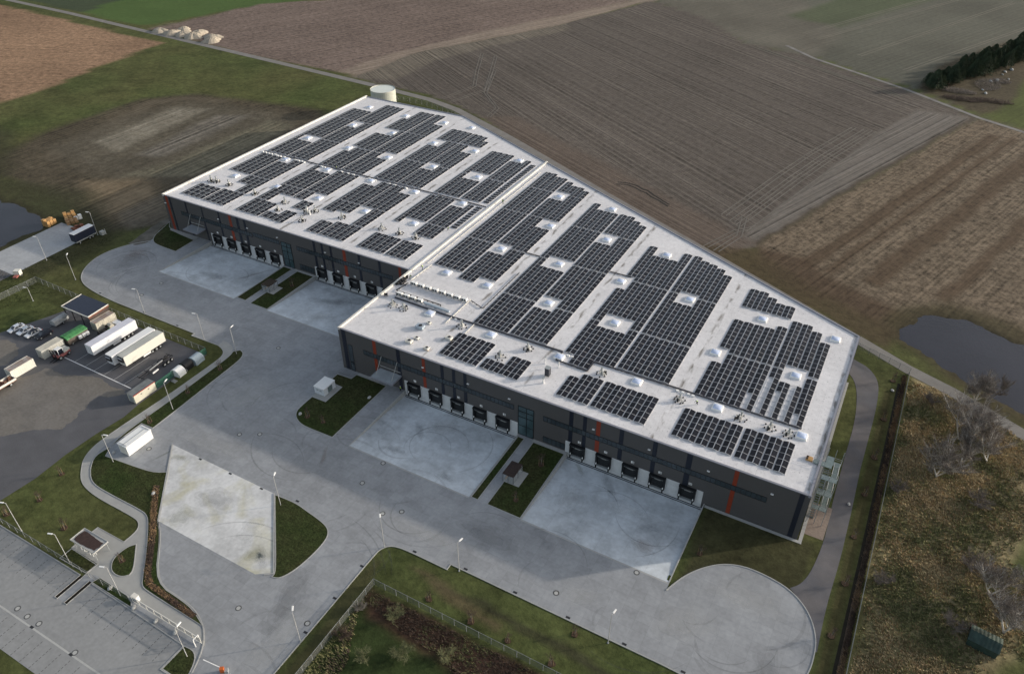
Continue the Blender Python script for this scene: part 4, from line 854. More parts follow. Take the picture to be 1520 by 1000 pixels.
SK = [(16.9,95.5),(36,95.6),(23.5,75.5),(42.4,75.9),(36,56),(16.9,55.6),(42.4,36.3),(61.5,36.4),(55.2,55.9),(75.1,56.3),(61.6,75.9),(94.6,56.5),(9.9,36.3),(23.5,36),(17.1,16.9),(36,16.4),(55.2,16.5),(75.2,16.7),(94.4,16.9),(112.9,16.7),(88,36.6),(107.3,36.9),(112.9,56.5),
 (-85.2,74.7),(-90.9,55.2),(-65.8,75.1),(-71.7,55.6),(-53.4,55.6),(-71.8,94.4),(-46.3,75.1),(-33.8,55.5),(-91.7,133.6),(-84.9,113.8),(-91.8,94.6),(-72.2,132.7),(-65.7,114.5),(-53.1,94.3),(-27.9,75.2),(-53.8,133.9),(-41.3,134.5),(-45.9,114),(-28,114.9),(-9.1,115.3),(-33.9,95.4),(-15.2,95.6),(-9.1,75.7),(-15.2,56.2)]
sk0 = skylight(); first = True
rows = sorted(set(round((y-16.5)/19.6) for _, y in SK))
for ri_, rr in enumerate(rows):
    R_ = sorted([q for q in SK if round((q[1]-16.5)/19.6) == rr])
    for side, nm in ((1,'right roof'),(-1,'left roof')):
        S_ = [q for q in R_ if (q[0] > 0) == (side > 0)]
        for i, (x, y) in enumerate(S_):
            lab = 'white dome skylight, %s from the left, %s row from the front, %s' % (ORD[i], ORD[rr if side > 0 else rr-2], nm)
            if first: sk0.location = (x,y,ZR); sk0['label'] = lab; first = False
            else: dup(sk0, (x,y,ZR), 0, lab)

# ------------------------------------------------------------------ roof services
def exhaust(seed):
    r = random.Random(seed); t = thing('roof_vent', 'x', 'vent', (0,0,0), 0, 'clustered exhaust pipes on the roofs')
    for k in range(r.randint(5,7)):
        mb = MB(); a = r.uniform(0,6.28); d = r.uniform(.15,.9); x, y = d*math.cos(a), d*math.sin(a); h = r.uniform(.4,1.3); mb.tube((x,y,0),(x,y,h),.09,n=6); mb.tube((x,y,h),(x,y,h+.12),.17,n=8); mb.build('pipe', M['coping'], t)
    mb = MB(); mb.tube((0,0,0),(0,0,1.9),.20,n=10); mb.tube((0,0,1.9),(0,0,2.1),.33,n=10); mb.build('stack', M['steel'], t)
    for k in range(7):
        mb = MB(); a = 6.28*k/7+r.uniform(-.2,.2); d = r.uniform(1.0,1.35); mb.box(d*math.cos(a)-.13,d*math.cos(a)+.13,d*math.sin(a)-.13,d*math.sin(a)+.13,0,.28); mb.build('foot', M['tyre'], t)
    mb = MB(); mb.box(.3,1.0,-.7,-.3,.3,.9); mb.build('box', M['black'], t)
    mb = MB()
    for k in range(4):
        a = 1.57*k+.4; mb.beam((1.15*math.cos(a),1.15*math.sin(a),.1),(0,0,1.5),.06)
    mb.build('guy_rod', M['steel'], t)
    return t
ex = [exhaust(i) for i in range(3)]; used = [False]*3
VN = [(-95.1,48,'L',0),(-93.1,48.5,'L',1),(-87.3,48.6,'L',2),(-74.5,47.8,'L',3),(-61,47.7,'L',4),(-59.3,42.5,'L',5),(-49.8,45.6,'L',6),(-48.1,47.6,'L',7),(-47.4,40.5,'L',8),(-37.6,48.3,'L',9),(-21.9,48.4,'L',10),(-15.4,48.6,'L',11),(-9.4,48.8,'L',12),
 (6.3,15.2,'R',0),(9.8,15.2,'R',1),(27.6,15.9,'R',2),(42.6,9.4,'R',3),(47,15.6,'R',4),(66.8,15.4,'R',5),(86.1,15.3,'R',6),(99.9,16,'R',7),(106.3,16,'R',8),(110.3,15.8,'R',9)]
for i, (x, y, s, k) in enumerate(VN):
    lab = 'cluster of exhaust pipes, %s from the left near the front of the %s roof' % (ORD[k], 'left' if s == 'L' else 'right')
    j = i % 3
    if not used[j]: ex[j].location = (x,y,ZR); ex[j]['label'] = lab; used[j] = True
    else: dup(ex[j], (x,y,ZR), rng.uniform(0,6.28), lab)
# single pipes
def flue(x, y, h, r, lab, grp='thin white roof flues'):
    t = thing('roof_flue', lab, 'flue', (x,y,ZR), 0, grp)
    mb = MB(); mb.tube((0,0,0),(0,0,h),r,n=10); mb.build('pipe', M['white'], t); mb = MB(); mb.tube((0,0,h),(0,0,h+.1),r*1.5,n=10); mb.build('cap', M['steel'], t)
flue(53.3,12.6,1.9,.13,'thin white flue left of the front skylight above the glazed stair'); flue(56.8,12.8,1.7,.13,'thin white flue just in front of the skylight above the glazed stair'); flue(56.2,5.8,1.5,.22,'short white flue in front of the dark box vent')
flue(-50.6,46.6,1.8,.22,'white flue beside the vent cluster above the left glazed stair'); flue(-48.2,45.2,1.8,.22,'stout white flue in front of the vent cluster above the left glazed stair')
t = thing('ventilation_box', 'tall dark louvred ventilation box standing between the front solar blocks', 'vent box', (55.9,8.7,ZR))
mb = MB(); mb.box(-.55,.55,-.55,.55,.3,2.5); mb.build('casing', M['conduit'], t); mb = MB(); mb.box(-.62,.62,-.62,.62,2.5,2.58); mb.build('lid', M['steel'], t); mb = MB()
for s in (-1,1):
    for q in (-1,1): mb.box(s*.45-.06,s*.45+.06,q*.45-.06,q*.45+.06,0,.3)
mb.build('leg', M['steel'], t)
for x, y, s, lab in ((19.6,3.8,1.2,'low cream crate at the front edge left of the leftmost front solar block'),(20.4,6.0,.9,'grey fan unit beside the cream crate near the roof edge'),(25.0,3.6,1.0,'timber pallet with boxes just left of the leftmost front solar block'),(27.6,9.8,1.2,'pale square roof hatch beside the leftmost front solar block'),(18.6,10.2,1.5,'open aluminium frame of ducts behind the cream crate'),(19.4,13.0,.8,'small fan housing in front of the skylight near the open corner')):
    t = thing('roof_unit', lab, 'roof unit', (x,y,ZR), rng.uniform(-.1,.1), 'small roof units near the open corner')
    mb = MB(); mb.box(-.7*s,.7*s,-.5*s,.5*s,.18,.65*s); mb.build('casing', M['coping'] if s != 1.5 else M['duct'], t)
    mb = MB(); mb.tube((.1*s,0,.65*s),(.1*s,0,.72*s),.32*s,n=12); mb.build('fan', M['dark_metal'], t)
    mb = MB(); mb.beam((-.8*s,-.4*s,.1),(.8*s,-.4*s,.1),.12); mb.beam((-.8*s,.4*s,.1),(.8*s,.4*s,.1),.12); mb.build('skid', M['steel'] if s != 1.0 else M['wood'], t)
# cooling units in two rows
def cooler():
    t = thing('cooling_unit', 'x', 'cooling unit', (0,0,0), 0, 'cooling units in two rows near the stepped coping')
    mb = MB(); mb.box(-.75,.75,-.45,.45,.35,1.15); mb.build('casing', M['white'], t)
    for sx in (-.37,.37):
        mb = MB(); mb.tube((sx,-.455,.75),(sx,-.50,.75),.29,n=14); mb.build('fan', M['black'], t)
    mb = MB(); mb.box(-.95,-.8,-.5,.5,.1,1.0); mb.build('side_panel', M['dark_metal'], t)
    mb = MB(); mb.beam((-1,-.4,.2),(1.1,-.4,.2),.1); mb.beam((-1,.4,.2),(1.1,.4,.2),.1)
    for x in (-.8,.8):
        for y in (-.4,.4): mb.box(x-.06,x+.06,y-.06,y+.06,0,.2)
    mb.build('frame', M['steel'], t)
    return t
c0 = cooler(); c0.location = (5.6,26.4,ZR); c0['label'] = 'white cooling unit, first from the left in the rear row near the stepped coping'
for i in range(1,8): dup(c0, (5.6+2.35*i,26.4-.02*i,ZR), 0, 'white cooling unit, %s from the left in the rear row by the coping' % ORD[i])
for i in range(4): dup(c0, (5.2+2.2*i,20.1,ZR), 0, 'white cooling unit, %s from the left in the front row behind the open corner' % ORD[i])
def run(name, lab, cat, pts, w, h, z, m, step=1.6):
    t = thing(name, lab, cat, (pts[0][0],pts[0][1],ZR)); ox, oy = pts[0]; mb = MB(); ft = MB()
    for (x0,y0),(x1,y1) in zip(pts[:-1],pts[1:]):
        mb.beam((x0-ox,y0-oy,z),(x1-ox,y1-oy,z),w,h); L_ = math.hypot(x1-x0,y1-y0); n = int(L_/step)
        for i in range(n):
            u = (i+.5)/max(n,1); x = x0+(x1-x0)*u-ox; y = y0+(y1-y0)*u-oy; ft = MB(); ft.box(x-.09,x+.09,y-.09,y+.09,0,z-h/2); ft.build('foot', M['dark_metal'], t)
    mb.build('channel', m, t)
run('cable_tray','long dark cable tray along the front edge of the rear arrays on the right roof','cable tray',[(4.6,18.6),(20,18.2),(29,18.4),(55,18.7)],.42,.22,.22,M['conduit'])
run('cable_tray','dark cable tray stepping forward around the third bay front block','cable tray',[(55,18.7),(55,15.0),(63.4,14.7),(63.4,18.7),(86,19.0),(112.4,18.9)],.34,.20,.22,M['conduit'])
run('pipe_run','dark pipe loop between the two rows of cooling units','pipe',[(3.6,26.2),(2.9,21.6),(9,21.5),(17.6,21.4),(18.0,20.2)],.20,.16,.3,M['black'])
run('pale_duct','long pale blue duct continuing the front row of cooling units','duct',[(13.2,20.0),(21.5,19.6)],.7,.5,.5,M['duct'])
run('pipe_run','pale pipe running back to front right of the cooling units','pipe',[(23.2,27.5),(23.2,15.0)],.16,.16,.25,M['coping'])
run('pipe_run','pale pipe along the left side of the leftmost front solar block','pipe',[(30.0,18.1),(30.0,13.6)],.16,.16,.25,M['coping'])
run('pipe_run','dark pipe from the rear cooling row to the second panel bay','pipe',[(23.4,27.2),(28.2,25.4),(28.2,46)],.18,.14,.3,M['conduit'])
run('pipe_run','pale pipe beside the stepped coping in front of the first bay','pipe',[(3.4,28),(3.9,37.6)],.2,.16,.3,M['coping'])
run('pipe_run','thin pale pipe parallel to the stepped coping along the first panel bay','pipe',[(2.2,38),(2.4,110)],.14,.12,.2,M['coping'],4)
run('cable_tray','dark service run across the left roof between front and rear arrays','cable tray',[(-97.5,76.7),(-77,76.9),(-50,77.1),(-23,77.2),(-1,77.0)],.30,.2,.2,M['conduit'])
run('cable_tray','short dark cable tray crossing the first aisle of the right roof at the middle joint','cable tray',[(24.5,57.1),(29.1,57.1)],.28,.18,.2,M['conduit'])
run('cable_tray','short dark cable tray crossing the second aisle of the right roof','cable tray',[(50.5,59.2),(57,59.3)],.28,.18,.2,M['conduit'])
blk = MB(); blk.box(-.45,.45,-.28,.28,0,.42)
b0 = blk.build('insulation_pack', M['white']); tag(b0, 'x', 'material pack', 'white packs lined up beside the service run of the left roof'); b0.location = (-97.6,75.9,ZR)
PK = [-97.6,-96,-94.6,-93.2,-91.6,-90.2,-88.8,-87.0,-81.4,-80.2,-78.8,-77.5,-69.2,-67.8,-60.2,-57.1,-54.8,-47.6,-45.3,-39,-36.9,-32.1]
for i, x in enumerate(PK):
    o = b0 if i == 0 else b0.copy()
    if i: COL.objects.link(o)
    o.location = (x, 75.9+rng.uniform(-.15,.15), ZR); o.rotation_euler[2] = rng.uniform(-.3,.3); o['label'] = 'white pack, %s from the left beside the service run of the left roof' % ORD[i]
for i, x in enumerate((24.5,26.2,56.8,58.0,84.6,85.9,87.2,88.3)):
    o = b0.copy(); COL.objects.link(o); o.scale = (.7,.9,.7); o.location = (x, (18.0 if x < 84 else 18.2), ZR); o['label'] = 'small white block, %s from the left along the front cable tray of the right roof' % ORD[i]; o['group'] = 'white blocks along the front cable tray'
# black coiled hoses and tarpaulin at the stepped coping
def heap(name, lab, cat, loc, pts, m):
    mb = MB(); r = random.Random(len(lab))
    for a, b in zip(pts[:-1], pts[1:]): mb.tube(a, b, r.uniform(.28,.5), r.uniform(.25,.42), n=7)
    o = mb.build(name, m, smooth=True); o.location = loc; tag(o, lab, cat); return o
heap('tarpaulin_bundle','long black bundle of hoses lying against the stepped white coping','hose bundle',(1.1,24.0,ZR),[(0,0,.3),(.3,1.0,.45),(.1,1.8,.5),(.5,2.6,.7),(.3,3.4,.4),(.6,4.3,.3),(.3,5,.5)],M['black'])
heap('tarpaulin_bundle','second black hose pile beside the long bundle at the stepped coping','hose bundle',(2.0,24.6,ZR),[(0,0,.3),(.4,.8,.25),(0,1.5,.4),(.5,2.3,.3)],M['dark_metal'])
t = thing('hose_reel','dark round hose reel just inside the coping near the open corner','hose reel',(1.9,18.2,ZR),.6)
mb = MB(); mb.tube((-.35,0,.6),(.35,0,.6),.30,n=14); mb.build('drum', M['black'], t); mb = MB(); mb.tube((-.45,0,.6),(-.35,0,.6),.6,n=16); mb.tube((.35,0,.6),(.45,0,.6),.6,n=16); mb.build('flange', M['conduit'], t)
# ------------------------------------------------------------------ outside steel stair at the right end
t = thing('stair_tower','galvanised steel outside stair zigzagging up the right end wall to the roof','stair',(118.4,6,0))
def P(x,y,z): return (x-118.4,y-6,z)
for fl in range(6):
    z0 = fl*2.15; z1 = z0+2.15; xa = 119.5 if fl % 2 == 0 else 121.2; ya, yb = (7.2,13.2) if fl % 2 == 0 else (13.2,7.2)
    mb = MB()
    for s in (-.5,.5): mb.beam(P(xa+s,ya,z0),P(xa+s,yb,z1),.06,.24)
    mb.build('stringer', M['steel'], t)
    mb = MB()
    for k in range(11):
        u = (k+.5)/11; y = ya+(yb-ya)*u; z = z0+(z1-z0)*u; a = P(xa,y,z); mb.box(a[0]-.47,a[0]+.47,a[1]-.13,a[1]+.13,a[2],a[2]+.04)
    mb.build('tread', M['grating'], t)
    mb = MB()
    for s in (-.53,.53):
        mb.beam(P(xa+s,ya,z0+1.05),P(xa+s,yb,z1+1.05),.05); mb.beam(P(xa+s,ya,z0+.55),P(xa+s,yb,z1+.55),.03)
        for k in range(6):
            u = k/5; y = ya+(yb-ya)*u; z = z0+(z1-z0)*u; mb.beam(P(xa+s,y,z),P(xa+s,y,z+1.05),.04)
    mb.build('handrail', M['steel'], t)
    lx, ly = ((118.9,121.9),(13.2,14.5)) if fl % 2 == 0 else ((118.9,121.9),(5.9,7.2))
    mb = MB(); mb.box(lx[0]-118.4,lx[1]-118.4,ly[0]-6,ly[1]-6,z1-.06,z1); mb.build('landing', M['grating'], t)
    mb = MB(); yo = ly[1]-6 if fl % 2 == 0 else ly[0]-6
    for zz_ in (.55,1.05):
        mb.beam((lx[0]-118.4,yo,z1+zz_),(lx[1]-118.4,yo,z1+zz_),.05); mb.beam((lx[1]-118.4,ly[0]-6,z1+zz_),(lx[1]-118.4,ly[1]-6,z1+zz_),.05)
    mb.build('handrail', M['steel'], t)
for x in (118.9,120.4,121.9):
    for y in (5.9,14.5): mb = MB(); mb.beam(P(x,y,0),P(x,y,14),.12); mb.build('post', M['steel'], t)
mb = MB(); mb.box(116.6-118.4,120-118.4,9.6-6,11-6,12.9,12.98); mb.box(118.9-118.4,120.3-118.4,9.6-6,13.2-6,12.92,12.97); mb.build('bridge', M['grating'], t)
mb = MB()
for y in (9.6,11.0):
    for z in (.55,1.05): mb.beam(P(116.6,y,12.95+z),P(118.9,y,12.95+z),.05)
    for x in (116.6,117.4,118.2,118.9): mb.beam(P(x,y,12.95),P(x,y,14),.05)
mb.build('handrail', M['steel'], t)
t = thing('access_step','small brown wooden step platform on the roof at the head of the outside stair','step',(116.0,10.5,ZR)); mb = MB(); mb.box(-.9,.4,-.6,.6,0,.35); mb.build('platform', M['wood'], t); mb = MB(); mb.box(-.9,-.5,-.5,.5,.35,.5); mb.build('tread', M['mulch'], t)
# ------------------------------------------------------------------ tank behind the left warehouse
t = thing('water_tank','large round pale water tank with white lid behind the left warehouse','water tank',(-106.3,162.3,0))
mb = MB(); n = 40
for k in range(5):
    z0 = k*2.0; z1 = z0+1.97
    for i in range(n):
        a0, a1 = 2*math.pi*i/n, 2*math.pi*(i+1)/n; r = 5.75
        mb.poly([(r*math.cos(a0),r*math.sin(a0),z0),(r*math.cos(a1),r*math.sin(a1),z0),(r*math.cos(a1),r*math.sin(a1),z0+2),(r*math.cos(a0),r*math.sin(a0),z0+2)])
mb.build('shell', M['tank'], t, fix=False)
mb = MB(); 
for k in range(1,6): mb.tube((0,0,2*k-.08),(0,0,2*k-(0 if k < 5 else -.12)),5.82,n=40,cap=False)
mb.build('hoop', M['coping'], t)
mb = MB(); mb.tube((0,0,9.7),(0,0,9.9),5.7,5.6,n=40); mb.build('lid', M['tankroof'], t)

# ------------------------------------------------------------------ lamp posts
M['lamppole'] = mat('lamp_pole', (.42,.42,.41), .6, var=.05)
def lamp_post(h=8.58):
    t = thing('lamp_post', 'x', 'lamp post', (0,0,0), 0, 'tall white lamp posts around the yards')
    mb = MB(); mb.tube((0,0,0),(0,0,h),.085,.055,n=8); mb.build('pole', M['lamppole'], t)
    mb = MB(); mb.beam((0,0,h-.03),(.55,0,h+.05),.09); mb.build('arm', M['lamppole'], t)
    mb = MB(); mb.profile([(-.16,0),(.16,0),(.12,.12),(-.12,.12)], 'x', .45, 1.45)
    o = mb.build('lamp_head', M['white'], t); o.location = (0,0,h)
    mb = MB(); mb.box(-.17,.17,-.17,.17,0,.06); mb.build('base_plate', M['steel'], t)
    return t
lp = lamp_post(); first = True
LP = [(-66.8,-8.5,200,'lamp post on the grass edge behind the solar roofed truck shed'),(-42.2,-9.0,200,'lamp post at the notch in the kerb above the long white trailers'),(-29.3,-9.6,100,'lamp post at the tip of the narrow lawn beside the footpath'),
 (-26.5,-33.9,110,'lamp post in the narrow lawn strip opposite the beige cabin'),(-24.2,-53.2,20,'lamp post beside the white container'),(18.4,-44.4,120,'lamp post in the rounded lawn right of the pale ramp slab'),
 (-24.1,-75.8,200,'lamp post behind the parking fence, leftmost one fully seen'),(-8.3,-76.1,200,'lamp post between the moss roofed shelter and the parking lot'),(7.1,-76.4,200,'lamp post at the left end of the sliding gate'),(28.2,-79.2,95,'lamp post in the small lawn by the gate tip'),
 (44.8,-42.7,130,'lamp post on the rounded lawn corner at the road junction'),(61.2,-40.2,80,'lamp post at the kerb step right of the junction'),(43.9,-67.1,130,'lamp post beside the entrance road near the square manhole'),(93.2,-40.4,80,'lamp post on the kerb opposite the right concrete yard'),
 (-120.1,16.6,200,'lamp post at the corner of the storage pad behind the dark trailer'),(-101.3,-5.9,130,'lamp post on grass left of the rounded turning loop'),(-120,-2.7,200,'lamp post on the near edge of the left storage pad'),(112.5,-10.9,-90,'low lamp post stub at the edge of the right turning loop'),(-101.8,-19.9,200,'short lamp post on the grass inside the truck yard fence')]
for x, y, a, lab in LP:
    if 'low ' in lab: continue
    if first: o = lp; o.location = (x,y,0); o.rotation_euler[2] = R(a); o['label'] = lab; first = False
    else: o = dup(lp, (x,y,0), R(a), lab)
    if 'short' in lab: o.scale = (1,1,.55)

# ------------------------------------------------------------------ fences
M['fpost'] = mat('fence_post', (.24,.25,.25), .6, var=.1)
def fence(label, pts, h, step, m, pm=None, name='fence', rail=True, group=None):
    ox, oy = pts[0]; t = thing(name, label, 'fence', (ox,oy,0), 0, group); pm = pm or M['fpost']; mesh = MB(); rl = MB()
    for a, b in zip(pts[:-1], pts[1:]):
        L_ = math.hypot(b[0]-a[0], b[1]-a[1]); n = max(1, round(L_/step))
        mesh.poly([(a[0]-ox,a[1]-oy,.05),(b[0]-ox,b[1]-oy,.05),(b[0]-ox,b[1]-oy,h),(a[0]-ox,a[1]-oy,h)])
        if rail: rl.beam((a[0]-ox,a[1]-oy,h),(b[0]-ox,b[1]-oy,h),.05)
        for i in range(n+(b == pts[-1])):
            x = a[0]+(b[0]-a[0])*i/n-ox; y = a[1]+(b[1]-a[1])*i/n-oy; mb = MB(); mb.box(-.04,.04,-.04,.04,0,h+.06); p_ = mb.build('post', pm, t); p_.location = (x,y,0)
    mesh.build('mesh_panel', m, t, fix=False)
    if rl.v: rl.build('top_rail', pm, t)
    return t
fence('grey wire fence around the dark mossy plot at the bottom', [(48.4,-105),(48.4,-50.9),(130,-50.9)], 1.9, 2.6, M['mesh'])
fence('grey mesh fence along the parking lot up to the path opening', [(-60,-76.4),(-1.6,-76.5)], 1.8, 2.5, M['mesh'])
fence('short mesh fence between the path opening and the sliding gate', [(-.4,-76.5),(9.8,-76.4)], 1.8, 2.5, M['mesh'])
fence('wire fence between the truck yard and the grass verge of the turning loop', [(-110.3,-12.6),(-36.6,-13.4)], 2.0, 2.7, M['mesh'])
fence('wire fence running from the truck yard corner down towards the near edge', [(-110.3,-12.6),(-112.5,-60)], 2.0, 3.0, M['mesh'])
fence('green slatted fence beside the dome roofed tents', [(-36.5,-13.4),(-36.5,-23),(-36.4,-30.2)], 2.0, 2.4, M['mesh_green'], mat('green_post',(.03,.10,.07),.6))
fence('long pale fence between the right lawn strip and the overgrown plot', [(132.4,69.6),(132.3,16),(132.2,-9),(132.1,-60)], 1.1, 3.0, mat('pale_boards',(.30,.30,.29),.8,var=.2,alpha=.9))
fence('wire fence along the lane behind the right end of the building', [(96,86),(119,74.4),(132.4,69.4)], 2.0, 3.0, M['mesh_far'])
fence('wire fence along the lane behind the water tank and left warehouse', [(-112,176),(-95,176.5),(-78,173),(-60,164.5),(-42,155.5),(-20,145)], 2.2, 3.2, M['mesh'])
t = thing('safety_barrier','orange plastic netting lying between the tank and the rear fence','barrier',(-88,163,0)); mb = MB()
for i in range(9): mb.beam((i*4,-i*1.6+.3*math.sin(i),.5),(i*4+4,-(i+1)*1.6+.3*math.sin(i+1),.5),.08,1.0)
mb.build('net', mat('orange_net',(.42,.17,.03),.8,var=.3), t)
# sliding gate
t = thing('sliding_gate','long white framed sliding gate between the parking lot and the entrance road','gate',(10.5,-76.2,0))
mb = MB()
for z in (.35,1.95): mb.beam((0,0,z),(18.2,0,z),.12)
for i in range(10): mb.beam((i*2.02,0,.35),(i*2.02,0,1.95),.08)
mb.build('frame', M['coping'], t)
mb = MB(); mb.poly([(0,0,.4),(18.2,0,.4),(18.2,0,1.9),(0,0,1.9)]); mb.build('bar_infill', M['mesh'], t, fix=False)
mb = MB()
for y in (-.9,.25):
    mb.beam((17.6,y,0),(17.6,y,2.2),.12)
mb.beam((17.6,-.9,2.2),(17.6,.25,2.2),.12); mb.build('catch_post', M['white'], t)
M['gatebox'] = M['white']
GB = [(10.6,-75.6,'white gate drive cabinet, far one at the left end of the sliding gate'),(11.6,-77.0,'pale boulder beside the gate drive cabinet'),(17.6,-77.0,'pale boulder below the middle of the sliding gate'),(22.6,-76.9,'pale boulder below the right half of the sliding gate'),(4.0,-76.3,'pale boulder on the thin lawn right of the path opening'),(2.4,-20.0,'pale boulder at the rounded lawn end by the transformer kiosk'),(13.6,-6.8,'small pale boulder on the lawn edge below the right canopy'),(-1.0,20,'z')]
def boulder(x, y, s, lab, grp='pale boulders on the lawns', m=None, sx=1.4):
    r = random.Random(int(x*7+y)); bm = bmesh.new(); bmesh.ops.create_icosphere(bm, subdivisions=2, radius=1)
    for v in bm.verts: v.co = Vector((v.co.x*s*sx, v.co.y*s, max(v.co.z,-.3)*s*.75))*r.uniform(.88,1.1)
    me = bpy.data.meshes.new('boulder'); bm.to_mesh(me); bm.free(); me.materials.append(m or M['paleline']); o = bpy.data.objects.new('boulder', me); COL.objects.link(o); o.location = (x,y,.15); o.rotation_euler[2] = -1.2+r.uniform(-.3,.3); tag(o, lab, 'boulder', grp); return o
for x, y, lab in GB[1:-1]: boulder(x, y, .42, lab, m=M['paleline'])
boulder(-8.3,-55.4,.4,'flat pale stone on the lawn left of the pale ramp slab'); boulder(129.4,60,.4,'white stone on the grass right of the service road top'); boulder(126.0,15,.35,'white stone on the right side of the service road near the stair'); boulder(-26.6,-51.2,.35,'pale stone on the ground beside the white container')
t = thing('gate_cabinet', GB[0][2], 'cabinet', (10.6,-75.5,0)); mb = MB(); mb.box(-.6,.6,-.35,.35,0,1.3); mb.build('body', M['white'], t); mb = MB(); mb.box(-.66,.66,-.4,.4,1.3,1.38); mb.build('lid', M['coping'], t)
t = thing('barrier_boom','white raised barrier arm with an orange drive box at the bottom edge','barrier',(35.9,-78.2,0),R(40)); mb = MB(); mb.box(-.35,.35,-.3,.3,0,1.1); mb.build('drive_box', mat('orange_paint',(.55,.13,.03),.5), t); mb = MB(); mb.beam((-.1,.15,1.0),(-3.2,2.0,1.5),.12); mb.build('boom', M['white'], t); mb = MB(); mb.box(.4,1.0,-.5,.3,0,.6); mb.build('post', M['steel'], t)

# ------------------------------------------------------------------ small buildings
def box_house(name, label, cat, x0, x1, y0, y1, h, wall, roof, doors=(), z=0, lip=.08):
    cx, cy = (x0+x1)/2, (y0+y1)/2; t = thing(name, label, cat, (cx,cy,z)); w, d = (x1-x0)/2, (y1-y0)/2
    mb = MB(); mb.box(-w,w,-d,d,.05,h); mb.build('body', wall, t)
    mb = MB(); mb.box(-w-lip,w+lip,-d-lip,d+lip,h,h+.12); mb.build('roof', roof, t)
    for side, a, b, z0, z1, m in doors:
        mb = MB()
        if side == 'x': mb.box(w,w+.05,a,b,z0,z1)
        elif side == '-x': mb.box(-w-.05,-w,a,b,z0,z1)
        else: mb.box(a,b,-d-.05,-d,z0,z1)
        mb.build('door', m, t)
    return t
t = box_house('transformer_kiosk','white transformer kiosk with a grey louvred door on the lawn','kiosk',.2,3.4,-11.9,-7.6,2.2,mat('kiosk_wall',(.60,.63,.66),.6,var=.05),M['white'],[('x',-.7,.9,.2,1.9,M['grating'])],.0)
for k in (-.9,.1):
    mb = MB(); mb.box(k,k+.7,-2.2,-2.15,1.2,1.6); mb.build('vent', M['steel'], t)
sheet('kiosk_plinth', [(.5,-13.4),(4.9,-13.4),(4.9,-6.9),(.5,-6.9)], .09, M['path'])
t = box_house('storage_container','long bright white storage container on the concrete corner pad','container',-25.35,-22.4,-50.2,-43.3,2.75,M['white'],M['white'],[('y',-1.2,-.05,.2,2.4,M['coping']),('y',.05,1.2,.2,2.4,M['coping'])],.05)
mb = MB(); mb.beam((.25,-3.4,2.92),(.25,3.4,2.92),.10); mb.build('roof_rail', M['steel'], t); mb = MB(); mb.beam((-1.3,-3.1,2.95),(1.3,-3.1,2.95),.08); mb.beam((-1.3,3.1,2.95),(1.3,3.1,2.95),.08); mb.build('lifting_bar', M['steel'], t)
def glass_shelter(label, x0, x1, y0, y1, h, rm, z=.1):
    t = thing('smoking_shelter', label, 'shelter', ((x0+x1)/2,(y0+y1)/2,z)); w, d = (x1-x0)/2, (y1-y0)/2
    mb = MB(); mb.box(-w,w,-d,d,h-.12,h+.06); mb.build('roof', rm, t)
    mb = MB(); mb.box(-w+.1,w+1.3,-d,d+.3,0,.08); mb.build('base', M['kerb'], t)
    mb = MB()
    for x in (-w+.08,0,w-.08):
        for y in (-d+.08,0,d-.08):
            if x or y: mb.beam((x,y,.08),(x,y,h-.12),.08)
    mb.build('frame', M['dark_metal'], t)
    gm = MB(); gm.poly([(-w,-d+.05,.15),(w,-d+.05,.15),(w,-d+.05,h-.2),(-w,-d+.05,h-.2)]); gm.poly([(w-.05,-d,.15),(w-.05,d,.15),(w-.05,d,h-.2),(w-.05,-d,h-.2)]); gm.build('pane', M['shelter_glass'], t, fix=False)
    mb = MB(); mb.box(-w+.3,-w+.7,-d+.5,d-.5,.4,.5); mb.build('bench', M['wood'], t)
M['shelter_glass'] = mat('shelter_glass', (.40,.43,.45), .1, var=.1, alpha=.45)
glass_shelter('small dark roofed glass shelter on the path between the two right concrete yards', 57.0, 59.8, -15.2, -10.8, 2.4, mat('brown_sedum',(.042,.030,.027),.95,var=.3))
glass_shelter('small dark roofed glass shelter on the path between the two left concrete yards', -45.6, -42.4, 17.4, 21.2, 2.4, mat('dark_sedum',(.05,.038,.028),.95,var=.3))
t = thing('cycle_shelter','flat moss roofed cycle shelter with a pale rim beside the tear shaped bed','shelter',(-6.9,-71.7,.1))
mb = MB(); mb.box(-3.55,3.55,-1.65,1.65,2.5,2.62); mb.build('roof_deck', M['kerb'], t)
M['sedum'] = mat('roof_moss',(.05,.032,.028),.95,var=.3)
o = sheet('moss', rough([(-3.0,-1.2),(3.05,-1.15),(3.1,1.0),(-3.0,1.2)], .25, 3, 4), 2.66, M['sedum']); o.parent = t; del o['kind']
mb = MB()
for a in ((-3.6,3.6,-1.72,-1.6),(-3.6,3.6,1.6,1.72)): mb.box(*a,2.46,2.74)
for a in ((-3.6,-3.48,-1.6,1.6),(3.48,3.6,-1.6,1.6)): mb.box(*a,2.46,2.74)
mb.build('rim', M['paleline'], t)
for x in (-3.2,0,3.2):
    for y in (-1.4,1.4): mb = MB(); mb.beam((x,y,0),(x,y,2.5),.1); mb.build('post', M['steel'], t)
for x in (-1.8,-.9,0,.9,1.8): mb = MB(); mb.tube((x,-1.2,0),(x,-1.2,.8),.05,n=6); mb.tube((x,-.6,0),(x,-.6,.8),.05,n=6); mb.beam((x,-1.2,.8),(x,-.6,.8),.07); mb.build('cycle_hoop', M['white'], t)
